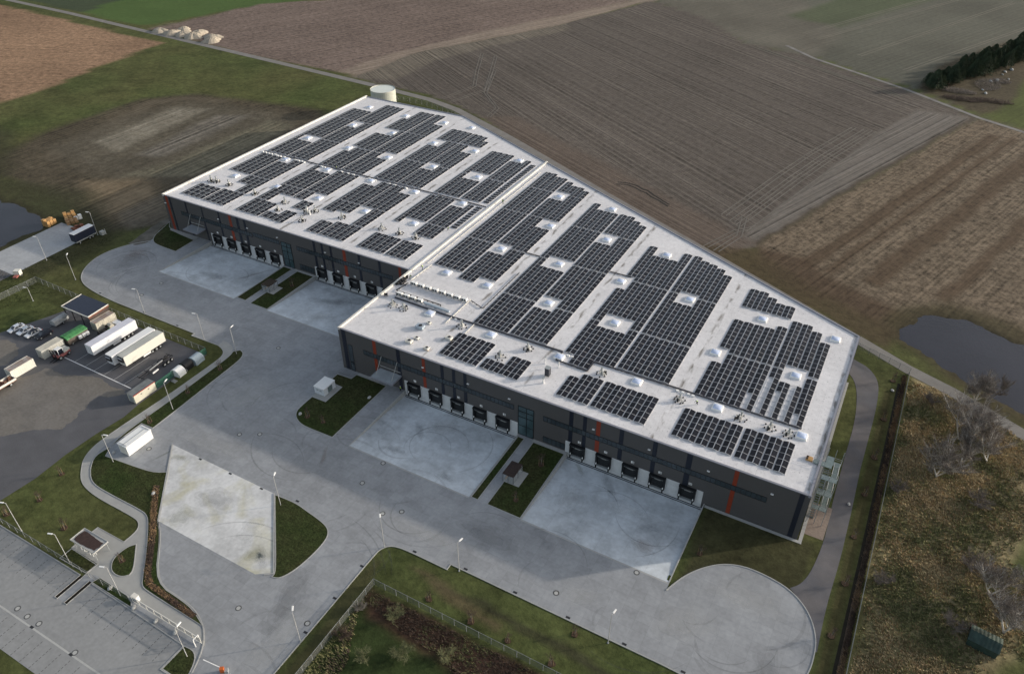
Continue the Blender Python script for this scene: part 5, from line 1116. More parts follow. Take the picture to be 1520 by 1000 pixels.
# solar roofed shed in the truck yard
t = thing('truck_shed','open shed with a large dark roof and rust red wall in the truck yard','shed',(-79.6,-17.4,0))
mb = MB(); mb.poly([(-5.9,-3.3,3.9),(5.8,-3.4,4.1),(5.9,3.3,4.5),(-5.7,3.3,4.3)]); mb.poly([(-5.9,-3.3,3.75),(-5.7,3.3,4.15),(5.9,3.3,4.35),(5.8,-3.4,3.95)]); mb.build('roof', mat('blue_black_roof',(.018,.022,.040),.25,var=.2,scale=.5,spec=.5), t, fix=False)
mb = MB(); mb.beam((-5.9,-3.35,3.9),(5.8,-3.45,4.1),.16,.3); mb.beam((5.85,-3.45,4.1),(5.95,3.35,4.5),.16,.3); mb.beam((-5.95,-3.3,3.9),(-5.75,3.3,4.3),.16,.3); mb.build('roof_trim', M['coping'], t)
mb = MB(); mb.beam((5.98,-3.45,3.75),(6.08,3.35,4.15),.12,.35); mb.build('fascia', mat('rust_fascia',(.22,.09,.06),.8,var=.3), t); mb = MB(); mb.box(5.5,5.75,-3.2,3.2,0,3.8); mb.build('wall', mat('brown_wall',(.075,.055,.048),.8,var=.3), t)
for x in (-5.5,-2,2): mb = MB(); mb.beam((x,-3.1,0),(x,-3.1,3.9),.2); mb.build('post', M['dark_metal'], t); mb = MB(); mb.beam((x,3.1,0),(x,3.1,4.2),.2); mb.build('post', M['dark_metal'], t)
# green shed, bottom right
t = thing('garden_shed','old dark green corrugated shed among bare birches at the lower right','shed',(152.9,-8.0,0),R(-8)); mg = mat('green_sheet',(.035,.060,.050),.5,var=.4,scale=1.2,metal=.2)
for s in (-1,1):
    mb = MB(); n = 16
    for i in range(n):
        x0 = -2.6+5.2*i/n; x1 = -2.6+5.2*(i+1)/n; dz = .05*(i % 2)
        mb.poly([(x0,0,2.5+dz),(x1,0,2.5+.05-dz),(x1,s*1.9,1.75+.05-dz),(x0,s*1.9,1.75+dz)])
    mb.build('roof_sheet', mg, t, fix=False)
mb = MB(); mb.box(-2.45,2.45,-1.75,1.75,0,1.75); mb.build('wall', mg, t); mb = MB(); mb.box(-2.6,-1.6,1.8,3.0,.2,1.0); mb.build('lean_to', M['mulch'], t)

# ------------------------------------------------------------------ vehicles
M['silver'] = mat('silver_car_paint', (.70,.73,.78), .25, metal=.3, var=.02); M['carwhite'] = mat('white_car_paint', (.82,.82,.82), .25, var=.02); M['carblack'] = mat('black_car_paint', (.014,.016,.022), .2, var=.05)
M['carglass'] = mat('car_glass', (.015,.02,.03), .08, var=.05, spec=.7); M['lamp_red'] = mat('tail_lamp', (.4,.02,.02), .3)
def wheel(par, x, y, r=.33, w=.24, name='wheel'):
    mb = MB(); mb.tube((x-w/2,y,r),(x+w/2,y,r),r,n=14); o = mb.build(name, M['tyre'], par); mb = MB(); s = 1 if x > 0 else -1; mb.tube((x+s*(w/2),y,r),(x+s*(w/2+.015),y,r),r*.6,n=10); mb.build('rim', M['steel'], o)
def car(label, loc, rz, paint, suv=False, roofm=None):
    """front towards -y"""
    t = thing('parked_car', label, 'car', loc, rz, 'cars parked at the edge of the truck yard'); w = .90; hb = 1.0 if suv else .88; hr = 1.68 if suv else 1.43
    prof = [(-2.25,.35),(-2.28,.62),(-2.1,.80),(-1.15,hb),(1.9,hb+.04),(2.2,hb-.05),(2.28,.6),(2.2,.33)]
    if suv: prof = [(-2.25,.35),(-2.28,.75),(-2.15,.93),(-1.2,hb+.05),(2.05,hb+.08),(2.25,hb-.1),(2.28,.6),(2.2,.35)]
    mb = MB(); n = len(prof); sec = []
    for x, k, dz in ((-w,.94,-.03),(-w+.12,1,0),(w-.12,1,0),(w,.94,-.03)):
        sec.append([(x, y*k, z+(dz if z > .7 else 0)) for y, z in prof])
    for a, b in zip(sec[:-1], sec[1:]):
        for i in range(n): j = (i+1) % n; mb.poly([a[i],a[j],b[j],b[i]])
    mb.poly(sec[0]); mb.poly(sec[-1]); mb.build('body', paint, t)
    cb = [(-1.2,hb+.02),(-.45,hr-.04),(1.2 if suv else .95,hr),(1.95 if suv else 1.75,hb+.05)]; wt = .66
    mb = MB(); L_ = [(-w+.08,y,z) if i in (0,3) else (-wt,y,z) for i, (y, z) in enumerate(cb)]; Rr = [(-x,y,z) for x,y,z in L_]
    mb.poly([L_[0],Rr[0],Rr[1],L_[1]]); mb.poly([L_[2],Rr[2],Rr[3],L_[3]]); mb.poly(L_); mb.poly(Rr); mb.build('window', M['carglass'], t)
    mb = MB(); q = [L_[1],Rr[1],Rr[2],L_[2]]; up = [(x*1.02,y,z+.035) for x,y,z in q]; mb.poly(up); [mb.poly([q[i],q[(i+1)%4],up[(i+1)%4],up[i]]) for i in range(4)]; mb.build('roof', roofm or paint, t)
    mb = MB()
    for s in (-1,1):
        for (y0,z0),(y1,z1) in ((cb[0],cb[1]),(cb[3],cb[2])): mb.beam((s*(w-.08),y0,z0),(s*wt,y1,z1),.07)
        mb.beam((s*(w-.06),.3,hb),(s*wt,.3,hr),.06)
    mb.build('pillar', paint, t)
    for x in (-.82,.82):
        for y in (-1.4,1.38): wheel(t, x, y, .35 if suv else .32)
    for s in (-1,1):
        mb = MB(); mb.box(s*.62-.17,s*.62+.17,-2.30,-2.2,.62,.76); mb.build('headlight', M['white'], t); mb = MB(); mb.box(s*.68-.13,s*.68+.13,2.2,2.31,.66,.84); mb.build('tail_light', M['lamp_red'], t)
        mb = MB(); mb.box(s*.98-.09,s*.98+.09,-1.0,-.85,hb,hb+.12); mb.build('mirror', paint, t)
    return t
car('silver white saloon, leftmost in the row of four parked cars', (-92.2,-31.4,0), R(-4), M['silver'])
car('silver blue estate car, second from the left in the row of four', (-89.0,-30.9,0), R(-3), M['silver'], False, M['duct'])
car('white hatchback with a dark roof, third in the row of four', (-85.8,-30.6,0), R(-2), M['carwhite'], False, M['carblack'])
car('black off road car with roof rails, rightmost in the row of four', (-82.6,-29.6,0), R(-3), M['carblack'], True)
M['cream'] = mat('cream_panels', (.68,.665,.59), .6, var=.06, scale=.4, var2=.05, stretch=(1,1,1)); M['trailer_white'] = mat('trailer_white', (.72,.73,.74), .5, var=.05); M['trailer_roof'] = mat('trailer_roof', (.60,.60,.66), .6, var=.07, scale=.5)
M['trailer_roof_dirty'] = mat('dirty_trailer_roof', (.46,.46,.42), .7, var=.2, scale=.4)
def semi(label, x0, x1, y0, y1, wall, roof, h=4.0, fridge=False):
    t = thing('semi_trailer', label, 'trailer', ((x0+x1)/2,(y0+y1)/2,0), 0, 'semi trailers in the truck yard'); w, d = (x1-x0)/2, (y1-y0)/2
    mb = MB(); mb.box(-w,w,-d,d,1.15,h); mb.build('box_body', wall, t)
    mb = MB(); mb.box(-w+.03,w-.03,-d+.03,d-.03,h,h+.04); mb.build('roof', roof, t)
    mb = MB(); mb.box(-w+.35,w-.35,-d+.2,d-.2,.85,1.15); mb.build('chassis', M['dark_metal'], t)
    for k in (3.2,4.5,5.8):
        for s in (-1,1): wheel(t, s*(w-.22), d-k+1.2, .5, .35)
    mb = MB(); mb.box(w-.5,w-.1,-1.0,1.4,.45,.95); mb.build('side_box', M['white'], t)
    for s in (-.7,.7): mb = MB(); mb.beam((s,-d+3,0),(s,-d+3,1.0),.16); mb.build('landing_leg', M['dark_metal'], t)
    mb = MB(); mb.box(-.02,.02,-d-.04,-d,1.25,h-.1); mb.box(-w+.3,-w+.36,-d-.06,-d,1.25,h-.1); mb.box(w-.36,w-.3,-d-.06,-d,1.25,h-.1); mb.build('door_bar', M['steel'], t)
    if fridge: mb = MB(); mb.box(-w+.3,w-.3,-d-.35,-d-.001,2.3,3.7); mb.build('cooling_unit', M['dark_metal'], t); mb = MB(); mb.box(-w+.45,w-.45,-d-.42,-d-.351,3.3,3.6); mb.build('cooling_cover', M['silver'], t)
    return t
semi('bright white box trailer, left of the three long trailers', -63.7, -61.1, -29.6, -15.3, M['trailer_white'], M['trailer_roof'])
semi('white refrigerated trailer with a cooling unit, middle of the three long trailers', -55.2, -52.6, -29.8, -15.7, M['trailer_white'], M['white'], 4.0, True)
semi('cream box trailer with a dirty roof, right of the three long trailers', -52.05, -49.5, -28.6, -15.6, M['cream'], M['trailer_roof_dirty'], 4.0, True)
t = thing('container_chassis','empty black skeletal trailer right of the cream trailer','trailer',(-42.9,-24.5,0),R(6)); mb = MB()
for s in (-.45,.45): mb.beam((s,-5.8,1.1),(s,5.2,1.1),.16,.3)
for y in (-5.6,-3,-.5,2,4.8): mb.beam((-1.2,y,1.2),(1.2,y,1.2),.16)
mb.build('frame', M['dark_metal'], t)
for k in (1.6,2.9,4.2):
    for s in (-1,1): wheel(t, s*1.02, k, .5, .35)
mb = MB(); mb.box(-.2,.2,-2.4,2.2,1.28,1.36); mb.build('deck_strip', M['paleline'], t); mb = MB(); mb.box(.9,1.15,-2.6,-.6,.5,.85); mb.build('side_box', M['white'], t)
t = thing('site_cabin','long beige site cabin with red roof edge at the bottom of the truck yard','cabin',(-37.4,-33.7,0)); M['beige'] = mat('beige_cabin',(.60,.575,.47),.7,var=.06,scale=.4)
mb = MB(); mb.box(-1.25,1.25,-3.2,3.2,.1,2.55); mb.build('body', M['beige'], t); mb = MB(); mb.box(-1.32,1.22,-3.3,3.3,2.55,2.62); mb.build('roof', mat('cabin_roof',(.17,.18,.18),.8,var=.35,scale=.7), t); mb = MB(); mb.box(1.22,1.32,-3.3,3.3,2.5,2.68); mb.build('roof_edge', mat('red_edge',(.35,.04,.03),.6), t)
for y in (-1.3,.9): mb = MB(); mb.box(1.251,1.28,y,y+.45,1.7,1.9); mb.build('vent', M['dark_metal'], t)
mb = MB(); mb.box(-.9,.6,-3.24,-3.2,.2,2.3); mb.build('door', M['steel'], t)
def container(label, x0, x1, y0, y1, h, wall, roof, rz=0, cat='container'):
    t = thing('shipping_container', label, cat, ((x0+x1)/2,(y0+y1)/2,0), rz); w, d = (x1-x0)/2, (y1-y0)/2; mb = MB(); n = int((y1-y0)/.3)
    for s in (-1,1):
        for i in range(n):
            ya = -d+.1+(2*d-.2)*i/n; yb = -d+.1+(2*d-.2)*(i+1)/n; xo = s*(w-.04*(i % 2)); mb.poly([(xo,ya,.2),(xo,yb,.2),(xo,yb,h-.1),(xo,ya,h-.1)])
            if i: xq = s*(w-.04*((i-1) % 2)); mb.poly([(xq,ya,.2),(xo,ya,.2),(xo,ya,h-.1),(xq,ya,h-.1)])
    for s in (-1,1): mb.box(-w,w,s*d-.05,s*d+.05,.15,h)
    mb.build('wall', wall, t); mb = MB(); mb.box(-w,w,-d,d,h-.1,h+.02); mb.build('roof', roof, t)
    mb = MB()
    for x in (-w+.06,w-.06):
        for y in (-d,d): mb.box(x-.08,x+.08,y-.08,y+.08,0,h+.04)
        mb.beam((x,-d,h),(x,d,h),.13); mb.beam((x,-d,.15),(x,d,.15),.13)
    mb.build('frame', wall, t); mb = MB()
    for x in (-.5,-.2,.2,.5): mb.beam((x*w,-d-.08,.3),(x*w,-d-.08,h-.2),.05)
    mb.build('locking_bar', M['steel'], t)
    return t
M['ctan'] = mat('weathered_cream', (.52,.49,.41), .8, var=.25, scale=.6); M['croof'] = mat('rusty_grey_roof', (.36,.33,.31), .8, var=.35, scale=.5, tint=(.25,.17,.13), tscale=.4)
container('cream container with a patchy grey roof near the left edge of the truck yard', -74.6,-72.1,-45.7,-39.4,2.6,M['cream'],M['croof'])
container('grey white ribbed container in front of the green covered skip', -75.2,-72.7,-36.4,-30.1,2.7,M['trailer_roof_dirty'],M['ctan'])
container('weathered tan container between the solar roofed shed and the white trailer', -73.5,-71.1,-20.9,-14.6,2.7,M['ctan'],M['croof'])
t = thing('skip_truck_body','old grey brown container body with a bright green tarpaulin','skip',(-72.9,-26.3,0)); mb = MB(); mb.box(-2.0,1.1,-3.1,3.1,.6,2.2); mb.build('body', mat('old_container',(.14,.115,.095),.85,var=.3), t)
mb = MB(); mb.profile([(-2.1,2.2),(1.15,2.2),(1.0,2.55),(-.2,2.95),(-1.8,2.7)], 'y', -3.2, 3.2)
o = mb.build('tarpaulin', mat('green_tarp',(.06,.21,.075),.6,var=.3,scale=.8,bump=.15,bscale=1.5), t)
for y in (-2,0,2): mb = MB(); mb.beam((-2.05,y,2.3),(1.15,y,2.62),.07); mb.build('strap', M['dark_metal'], t)
for i, (x,y) in enumerate(((1.6,.2),(1.6,1.4),(1.7,2.4))): mb = MB(); mb.box(x-.3,x+.3,y-.45,y+.45,1.0,1.9); mb.build('bale', M['white'], t)
for y in (-2,1.6):
    for x in (-1.7,.9): wheel(t, x, y, .5, .3)
# reach stacker
t = thing('forklift_truck','large white and red forklift with a black mast beside the grey container','forklift',(-69.9,-33.4,0),R(8)); mb = MB(); mb.box(-1.1,1.1,-1.6,2.3,.6,1.25); mb.build('chassis', mat('faded_red',(.36,.13,.12),.6,var=.15), t)
mb = MB(); mb.box(-.95,.95,.5,2.4,1.25,1.9); mb.build('engine_cover', M['trailer_roof_dirty'], t); mb = MB(); mb.box(-.65,.65,-.9,.5,1.25,2.9); mb.build('cab_glass', M['carglass'], t); mb = MB(); mb.box(-.75,.75,-1.0,.6,2.9,3.0)
for x in (-.7,.7):
    for y in (-.95,.55): mb.beam((x,y,1.25),(x,y,2.9),.1)
mb.build('cab_frame', M['white'], t); mb = MB()
for x in (-.6,.6): mb.beam((x,-1.8,.3),(x,-2.1,3.6),.2)
for z in (1,2.2,3.4): mb.beam((-.6,-1.9,z),(.6,-1.9,z),.14)
mb.build('mast', M['black'], t); mb = MB(); mb.beam((-.5,-1.9,.3),(-.5,-3.3,.3),.14); mb.beam((.5,-1.9,.3),(.5,-3.3,.3),.14); mb.build('fork', M['black'], t)
for x in (-1.0,1.0):
    for y, r in ((-1.1,.62),(1.7,.5)): wheel(t, x, y, r, .4)
# flat truck with scrap at the left border
t = thing('flatbed_truck','brown flatbed truck with low white edged sides at the left border','truck',(-71.2,-50.2,0)); mb = MB(); mb.box(-1.25,1.25,-4.2,4.2,.9,1.1); mb.build('bed', M['brick_red'], t); mb = MB(); mb.box(-1.3,-1.2,-4.2,4.2,1.1,1.7); mb.box(1.2,1.3,-4.2,4.2,1.1,1.7); mb.box(-1.3,1.3,4.15,4.25,1.1,1.7); mb.build('side_wall', M['coping'], t)
mb = MB(); r = random.Random(5)
for i in range(26):
    x, y = r.uniform(-1,1), r.uniform(-3.9,3.9); s = r.uniform(.15,.4); mb.box(x-s,x+s,y-s,y+s,1.1,1.1+r.uniform(.2,.7))
mb.build('load', mat('scrap_load',(.17,.09,.06),.9,var=.4), t)
for y in (-2.8,-1.5,2.6):
    for x in (-1,1): wheel(t, x, y, .48, .3)
t = thing('covered_trailer','small silver tarpaulin covered trailer in front of the solar roofed shed','trailer',(-84.2,-23.4,0),R(5)); mb = MB(); mb.profile([(-1.05,.7),(1.05,.7),(1.0,1.9),(.5,2.25),(-.5,2.25),(-1.0,1.9)], 'y', -2.3, 2.3); mb.build('cover', mat('silver_tarp',(.33,.34,.34),.5,var=.15), t); mb = MB(); mb.beam((0,-2.3,.6),(0,-3.6,.5),.12); mb.box(-.9,.9,-2.2,2.2,.5,.7); mb.build('frame', M['dark_metal'], t)
for x in (-1.0,1.0): wheel(t, x, .2, .35, .22)
# clutter behind tan container
t = thing('scrap_pile','heap of tanks, tyres and green crates beside the tan container','scrap',(-68.9,-18.6,0)); r = random.Random(9)
mb = MB(); mb.tube((-.9,.6,1.2),(.6,.4,1.2),.7,n=12); mb.build('tank', M['ctan'], t); mb = MB(); mb.box(-1.0,1.2,-3.4,-1.8,.0,1.0); mb.build('machine', M['dark_metal'], t); mb = MB(); mb.box(-.4,.8,-1.2,.2,.2,.7); mb.build('crate', mat('green_crate',(.07,.19,.06),.7,var=.3), t)
for i in range(5): mb = MB(); x, y = r.uniform(-.8,.9), r.uniform(-3.6,3.0); mb.tube((x,y,.9+.1*i),(x,y,1.15+.1*i),.45,n=12); mb.build('tyre', M['tyre'], t)
mb = MB(); mb.box(-1.0,1.0,1.6,3.2,0,1.3); mb.build('bale', M['silver'], t)
# dome tents and small skips at the right side of the truck yard
def tent(label, x, y, m, w=1.5, l=1.5):
    t = thing('storage_tent', label, 'tent', (x,y,0), R(4), 'round roofed tents at the truck yard corner'); mb = MB(); n = 10; pr = [(-w,0)]+[(w*math.cos(math.pi*(1-i/n)), .9+1.2*math.sin(math.pi*i/n)) for i in range(n+1)]+[(w,0)]
    mb.profile(pr, 'y', -l, l); mb.build('cover', m, t, smooth=False); mb = MB()
    for s in (-l,l): mb.beam((-w,s,.9),(-w,s,0),.09); mb.beam((w,s,.9),(w,s,0),.09)
    mb.build('hoop', M['steel'], t)
tent('white round roofed tent, nearest of the three tents', -36.2, -23.3, M['white'], 1.5, 1.2); tent('black round roofed tent, middle of the three tents', -36.6, -20.3, M['black'], 1.4, 1.3); tent('pale blue round roofed tent, farthest of the three tents', -36.3, -17.2, mat('tent_blue',(.30,.36,.40),.5,var=.15), 1.5, 1.5)
t = thing('pallet_stack','small pile of pale planks in front of the white tent','planks',(-34.8,-26.0,0)); mb = MB(); [mb.box(-.7,.7,-.5+.12*i,-.4+.12*i,.1*(i%3),.1*(i%3)+.1) for i in range(8)]; mb.build('plank', M['paleline'], t)
# storage pad
t = thing('semi_trailer','dark blue curtain trailer with white roof parked on the storage pad','trailer',(-121.0,12.3,0),R(2)); mb = MB(); mb.box(-1.25,1.25,-3.9,3.9,1.1,3.9); mb.build('box_body', mat('navy_curtain',(.016,.022,.042),.6,var=.2), t); mb = MB(); mb.box(-1.27,1.27,-3.92,3.92,3.9,3.98); mb.build('roof', M['trailer_white'], t); mb = MB(); mb.box(-1.2,1.2,-3.8,3.8,.8,1.1); mb.box(1.25,1.3,-3.9,3.9,1.1,1.25); mb.build('chassis', M['steel'], t)
for y in (1.2,2.4,-2.6):
    for x in (-1.05,1.05): wheel(t, x, y, .48, .32)
t = thing('utility_box','pale box and post behind the dark trailer on the storage pad','box',(-119.0,17.8,0)); mb = MB(); mb.box(-.7,.7,-.7,.7,0,1.2); mb.build('casing', M['paleline'], t); mb = MB(); mb.beam((.9,.6,0),(.9,.6,2),.1); mb.build('post', M['white'], t)
def pallets(lab, x, y, nx, ny, nz, m, rz):
    t = thing('pallet_stack', lab, 'pallets', (x,y,0), rz, 'stacked material on the storage pad'); r = random.Random(nx*7+ny)
    for i in range(nx):
        for j in range(ny):
            hz = r.randint(max(1,nz-2),nz); mb = MB()
            for k in range(hz): mb.box(i*1.3-.58,i*1.3+.58,j*1.3-.55,j*1.3+.55,k*.42+.1,k*.42+.38); mb.box(i*1.3-.5,i*1.3-.3,j*1.3-.55,j*1.3+.55,k*.42-.04,k*.42+.1); mb.box(i*1.3+.3,i*1.3+.5,j*1.3-.55,j*1.3+.55,k*.42-.04,k*.42+.1)
            mb.build('stack', m, t)
pallets('tall timber pallet stack, farthest left on the storage pad', -141.6, 12.2, 2, 3, 6, M['wood'], R(10)); pallets('light timber pallet stack at the far corner of the storage pad', -140.8, 19.5, 3, 3, 5, M['wood'], R(-25)); pallets('mixed timber stack between the light stack and the red blocks', -136.6, 17.2, 2, 3, 4, mat('old_timber',(.30,.19,.10),.9,var=.3), R(-20)); pallets('reddish block stack beside the dark trailer', -131.4, 15.4, 4, 3, 3, M['brick_red'], R(-12)); pallets('white wrapped pallet on top of the timber stacks', -136.2, 20.4, 1, 2, 4, M['white'], R(-20))
t = thing('delivery_van','white van cut by the left picture border below the storage pad','van',(-129.5,-16.8,0),R(60)); mb = MB(); mb.profile([(-2.6,.4),(-2.6,1.1),(-1.7,1.4),(-1.2,2.2),(2.6,2.3),(2.6,.4)], 'x', -1, 1); mb.build('body', M['carwhite'], t); mb = MB(); mb.profile([(-1.72,1.42),(-1.66,1.42),(-1.2,2.15),(-1.26,2.15)], 'x', -.9, .9); mb.build('windscreen', M['carglass'], t)
for y in (-1.7,1.6):
    for x in (-.9,.9): wheel(t, x, y, .36, .24)
t = thing('small_trailer','small white cabin trailer on the grass at the pad corner','trailer',(-119.0,-13.0,0),R(30)); mb = MB(); mb.box(-.9,.9,-.7,.9,.4,2.0); mb.build('cabin', M['cream'], t); mb = MB(); mb.box(-.6,.6,-2.2,-.7,.4,.8); mb.build('platform', mat('red_white',(.35,.12,.10),.7,var=.4,scale=2), t); wheel(t,-.9,0,.3,.2); wheel(t,.9,0,.3,.2)

# ------------------------------------------------------------------ people on the roof and yard
def person(label, loc, rz, bend=0.0, vest=True, arm=0.3):
    """one skinned surface: crouched or bent over work when bend > 0"""
    t = thing('person', label, 'person', loc, rz)
    c, s = math.cos(bend), math.sin(bend); hip = .92-.18*bend
    def up(d, x=0, f=0): return (x, -(s*d)-f*c*0, hip+c*d)
    V = [(0,0,hip), up(.25), up(.50), up(.60), up(.72), (-.10,0,hip-.04), (-.12,-.10-.12*bend,.50), (-.13,.05+.1*bend,.09), (-.13,-.10+.1*bend,.04), (.10,0,hip-.04), (.13,.02-.2*bend,.50), (.14,.12,.09), (.14,-.03,.04)]
    for sx in (-1,1):
        sh = up(.48, sx*.20); el = (sx*.27, sh[1]-.08-arm*.15, sh[2]-.27); ha = (sx*.22, el[1]-.22-arm*.1, el[2]-.12-(.1 if bend else 0)); V += [sh, el, ha]
    E_ = [(0,1),(1,2),(2,3),(3,4),(0,5),(5,6),(6,7),(7,8),(0,9),(9,10),(10,11),(11,12),(2,13),(13,14),(14,15),(2,16),(16,17),(17,18)]
    rad = [.15,.14,.15,.06,.10,.11,.075,.05,.045,.11,.075,.05,.045,.07,.05,.035,.07,.05,.035]
    def skin(name, vs, es, rs, m, root=0):
        me_ = bpy.data.meshes.new(name); me_.from_pydata(vs, es, []); o = bpy.data.objects.new(name, me_); COL.objects.link(o); md = o.modifiers.new('s','SKIN')
        for v, r_ in zip(me_.skin_vertices[0].data, rs): v.radius = (r_, r_)
        me_.skin_vertices[0].data[root].use_root = True; o.modifiers.new('u','SUBSURF').levels = 1
        dg = bpy.context.evaluated_depsgraph_get(); m2 = bpy.data.meshes.new_from_object(o.evaluated_get(dg)); bpy.data.objects.remove(o)
        m2.materials.clear(); m2.materials.append(m); m2.polygons.foreach_set('use_smooth', [True]*len(m2.polygons)); q = bpy.data.objects.new(name, m2); COL.objects.link(q); q.parent = t; return q
    skin('body', V, E_, rad, M['workwear'])
    skin('jacket', [up(.08), up(.28), up(.50), up(.49,-.19), up(.49,.19)], [(0,1),(1,2),(2,3),(2,4)], [.17,.165,.16,.09,.09], M['hivis'] if vest else M['conduit'])
    hx = up(.74); bm = bmesh.new(); bmesh.ops.create_uvsphere(bm, u_segments=12, v_segments=8, radius=.105)
    for v in bm.verts: v.co = Vector((v.co.x*.9+hx[0], v.co.y*1.05+hx[1], v.co.z*1.2+hx[2]))
    bmesh.ops.create_cone(bm, segments=6, radius1=.02, radius2=.005, depth=.05, cap_ends=True, matrix=Matrix.Translation((hx[0],hx[1]-.115,hx[2])) @ Matrix.Rotation(R(90),4,'X'))
    m_ = bpy.data.meshes.new('head'); bm.to_mesh(m_); bm.free(); m_.materials.append(M['skin']); q = bpy.data.objects.new('head', m_); COL.objects.link(q); q.parent = t
    bm = bmesh.new(); bmesh.ops.create_uvsphere(bm, u_segments=12, v_segments=8, radius=.13); bmesh.ops.delete(bm, geom=[v for v in bm.verts if v.co.z < -.01], context='VERTS')
    for v in bm.verts: v.co += Vector((hx[0],hx[1],hx[2]+.03))
    m_ = bpy.data.meshes.new('helmet'); bm.to_mesh(m_); bm.free(); m_.materials.append(M['white']); q = bpy.data.objects.new('helmet', m_); COL.objects.link(q); q.parent = t
    return t
M['workwear'] = mat('dark_workwear',(.02,.022,.03),.9,var=.1); M['hivis'] = mat('high_vis',(.55,.85,.10),.6,var=.05); M['skin'] = mat('skin',(.45,.28,.20),.6,var=.03)
person('worker in a yellow vest bending over the service run of the left roof', (-63.4,78.0-1.0,ZR), 1.0, .8)
person('dark clothed worker crouching at the service run near the white packs', (-82.5,76.2,ZR), 2.0, .9, False)
person('worker in a yellow vest standing on the stepped coping, farthest one', (2.6,82.0,ZR), .3)
person('worker in a yellow vest bending over the spaced panels on the left roof', (-3.4,57.6,ZR), 1.6, .7)
person('worker in a pale vest walking beside the stepped coping with arms out', (2.9,34.4,ZR), -1.2, .15, True, 1.2)
person('worker in a yellow vest kneeling beside the black hose bundle', (2.5,28.6,ZR), 2.2, .8)
person('worker in a yellow vest bending beside the front cable tray of the rightmost bay', (90.0,15.9,ZR), -.6, .7)
person('dark clothed worker standing at a vent cluster behind the right front blocks', (98.9,14.5,ZR), .8, .25, False)
for (x,y,z,rz,lab) in ((19.0,-.9,0,1.2,'person in a yellow vest standing beside the entrance canopy'),):
    person(lab, (x,y,.03), rz, .1)

# ------------------------------------------------------------------ sand heaps, trees, plants
def heap_mesh(r, h, seed):
    rr = random.Random(seed); mb = MB(); n, k = 18, 6; ring = []
    for j in range(k+1):
        u = j/k; row = []
        for i in range(n):
            a = 2*math.pi*i/n; q = r*(1-u)*(1+.16*math.sin(a*3+seed)+.08*math.sin(a*5+2*seed)); row.append((q*1.3*math.cos(a), q*math.sin(a), h*(1-(1-u)**2.2)*.85*(1+.08*rr.uniform(-1,1)) if j else 0))
        ring.append(row)
    for j in range(k):
        for i in range(n): m = (i+1) % n; mb.poly([ring[j][i],ring[j][m],ring[j+1][m],ring[j+1][i]])
    return mb
SH = [(-309,206.8,4.4,'leftmost, beside the lane'),(-298,206.5,4.2,'second from the left'),(-297,214.5,4.0,'behind the second'),(-290,207.5,4.2,'in the middle, close to the lane'),(-284,214.5,4.0,'behind the middle'),(-281.5,208,4.6,'right of the middle group'),(-270.5,212,4.2,'upper one of the right pair'),(-264.5,206,4.0,'rightmost, lower one of the right pair')]
for i, (x, y, r, lab) in enumerate(SH):
    o = heap_mesh(r*1.12, 2.3+.3*(i % 3), i).build('sand_heap', M['sand']); o.location = (x,y,-.05); o.rotation_euler[2] = i*1.1; tag(o, 'pale sand heap beside the field lane, '+lab, 'sand heap', 'pale sand heaps beside the lane')

def bare_tree(seed, h, spread, levels=4, r0=.13, lean=.1, multi=1, white=1):
    """returns (trunk MB, twig MB)"""
    r = random.Random(seed); tb, cb = MB(), MB()
    def grow(p, d, L_, rad, lv):
        nseg = 3; q = p
        for k in range(nseg):
            d = (d+Vector((r.uniform(-.14,.14), r.uniform(-.14,.14), r.uniform(-.02,.12)))).normalized(); e = q+d*(L_/nseg); ra = rad*(1-.25*k/nseg)
            (tb if lv >= levels-white else cb).tube(q, e, ra, ra*.85, n=(6 if lv >= levels-1 else 3), cap=False); q = e
            if lv > 0 and (k > 0 or lv < levels):
                for _ in range(2 if lv > 1 else 3):
                    ax = Vector((r.uniform(-1,1), r.uniform(-1,1), r.uniform(-.1,.5))).normalized(); nd = (d*(1-spread)+ax*spread).normalized()
                    grow(q, nd, L_*r.uniform(.5,.72), ra*.55, lv-1)
        if lv > 0: grow(q, d, L_*.7, rad*.6, lv-1)
    for m in range(multi):
        a = 6.28*m/max(multi,1)+r.random(); grow(Vector((.15*m,0,0)), Vector((lean*math.cos(a)*(2 if multi > 1 else 1), lean*math.sin(a)*(2 if multi > 1 else 1), 1)).normalized(), h*.45, r0, levels)
    return tb, cb
M['birch'] = mat('birch_bark', (.52,.49,.44), .8, var=.3, scale=2)
def put_tree(name, label, cat, loc, rz, trunk, crown, tm, cm, group=None):
    t = thing(name, label, cat, loc, rz, group); trunk.build('trunk', tm, t, fix=False); crown.build('crown', cm, t, fix=False); return t
GB_ = 'bare birches in the overgrown plot'
BT = [(145.5,48.5,7.5,'tall bare birch beside the lane with the widest crown'),(148.5,50.5,7,'bare birch just right of the widest crowned one'),(142.0,33.0,6.5,'bare pale birch in the middle of the overgrown plot'),(151.7,44.0,6,'bare birch at the rusty right edge of the overgrown plot'),(148.0,66.0,5.5,'bushy bare tree between the lane and the pond'),(153.8,4.5,6,'bare birch above the green shed at the right border'),(156.3,-3.5,6.5,'bare birch close behind the green shed'),(151.5,68.5,4.5,'small bare tree at the pond edge'),(146.5,40.0,5.5,'thin bare birch between the two large ones')]
for i, (x, y, h, lab) in enumerate(BT):
    tb, cb = bare_tree(40+i, h*1.45, .56, 4, .19, .34, 3 if i in (0,2,6,4) else 2, 3)
    put_tree('birch_tree', lab, 'birch', (x,y,-.05), i*1.3, tb, cb, M['birch'] if i != 7 else M['bark'], M['twig'], GB_)
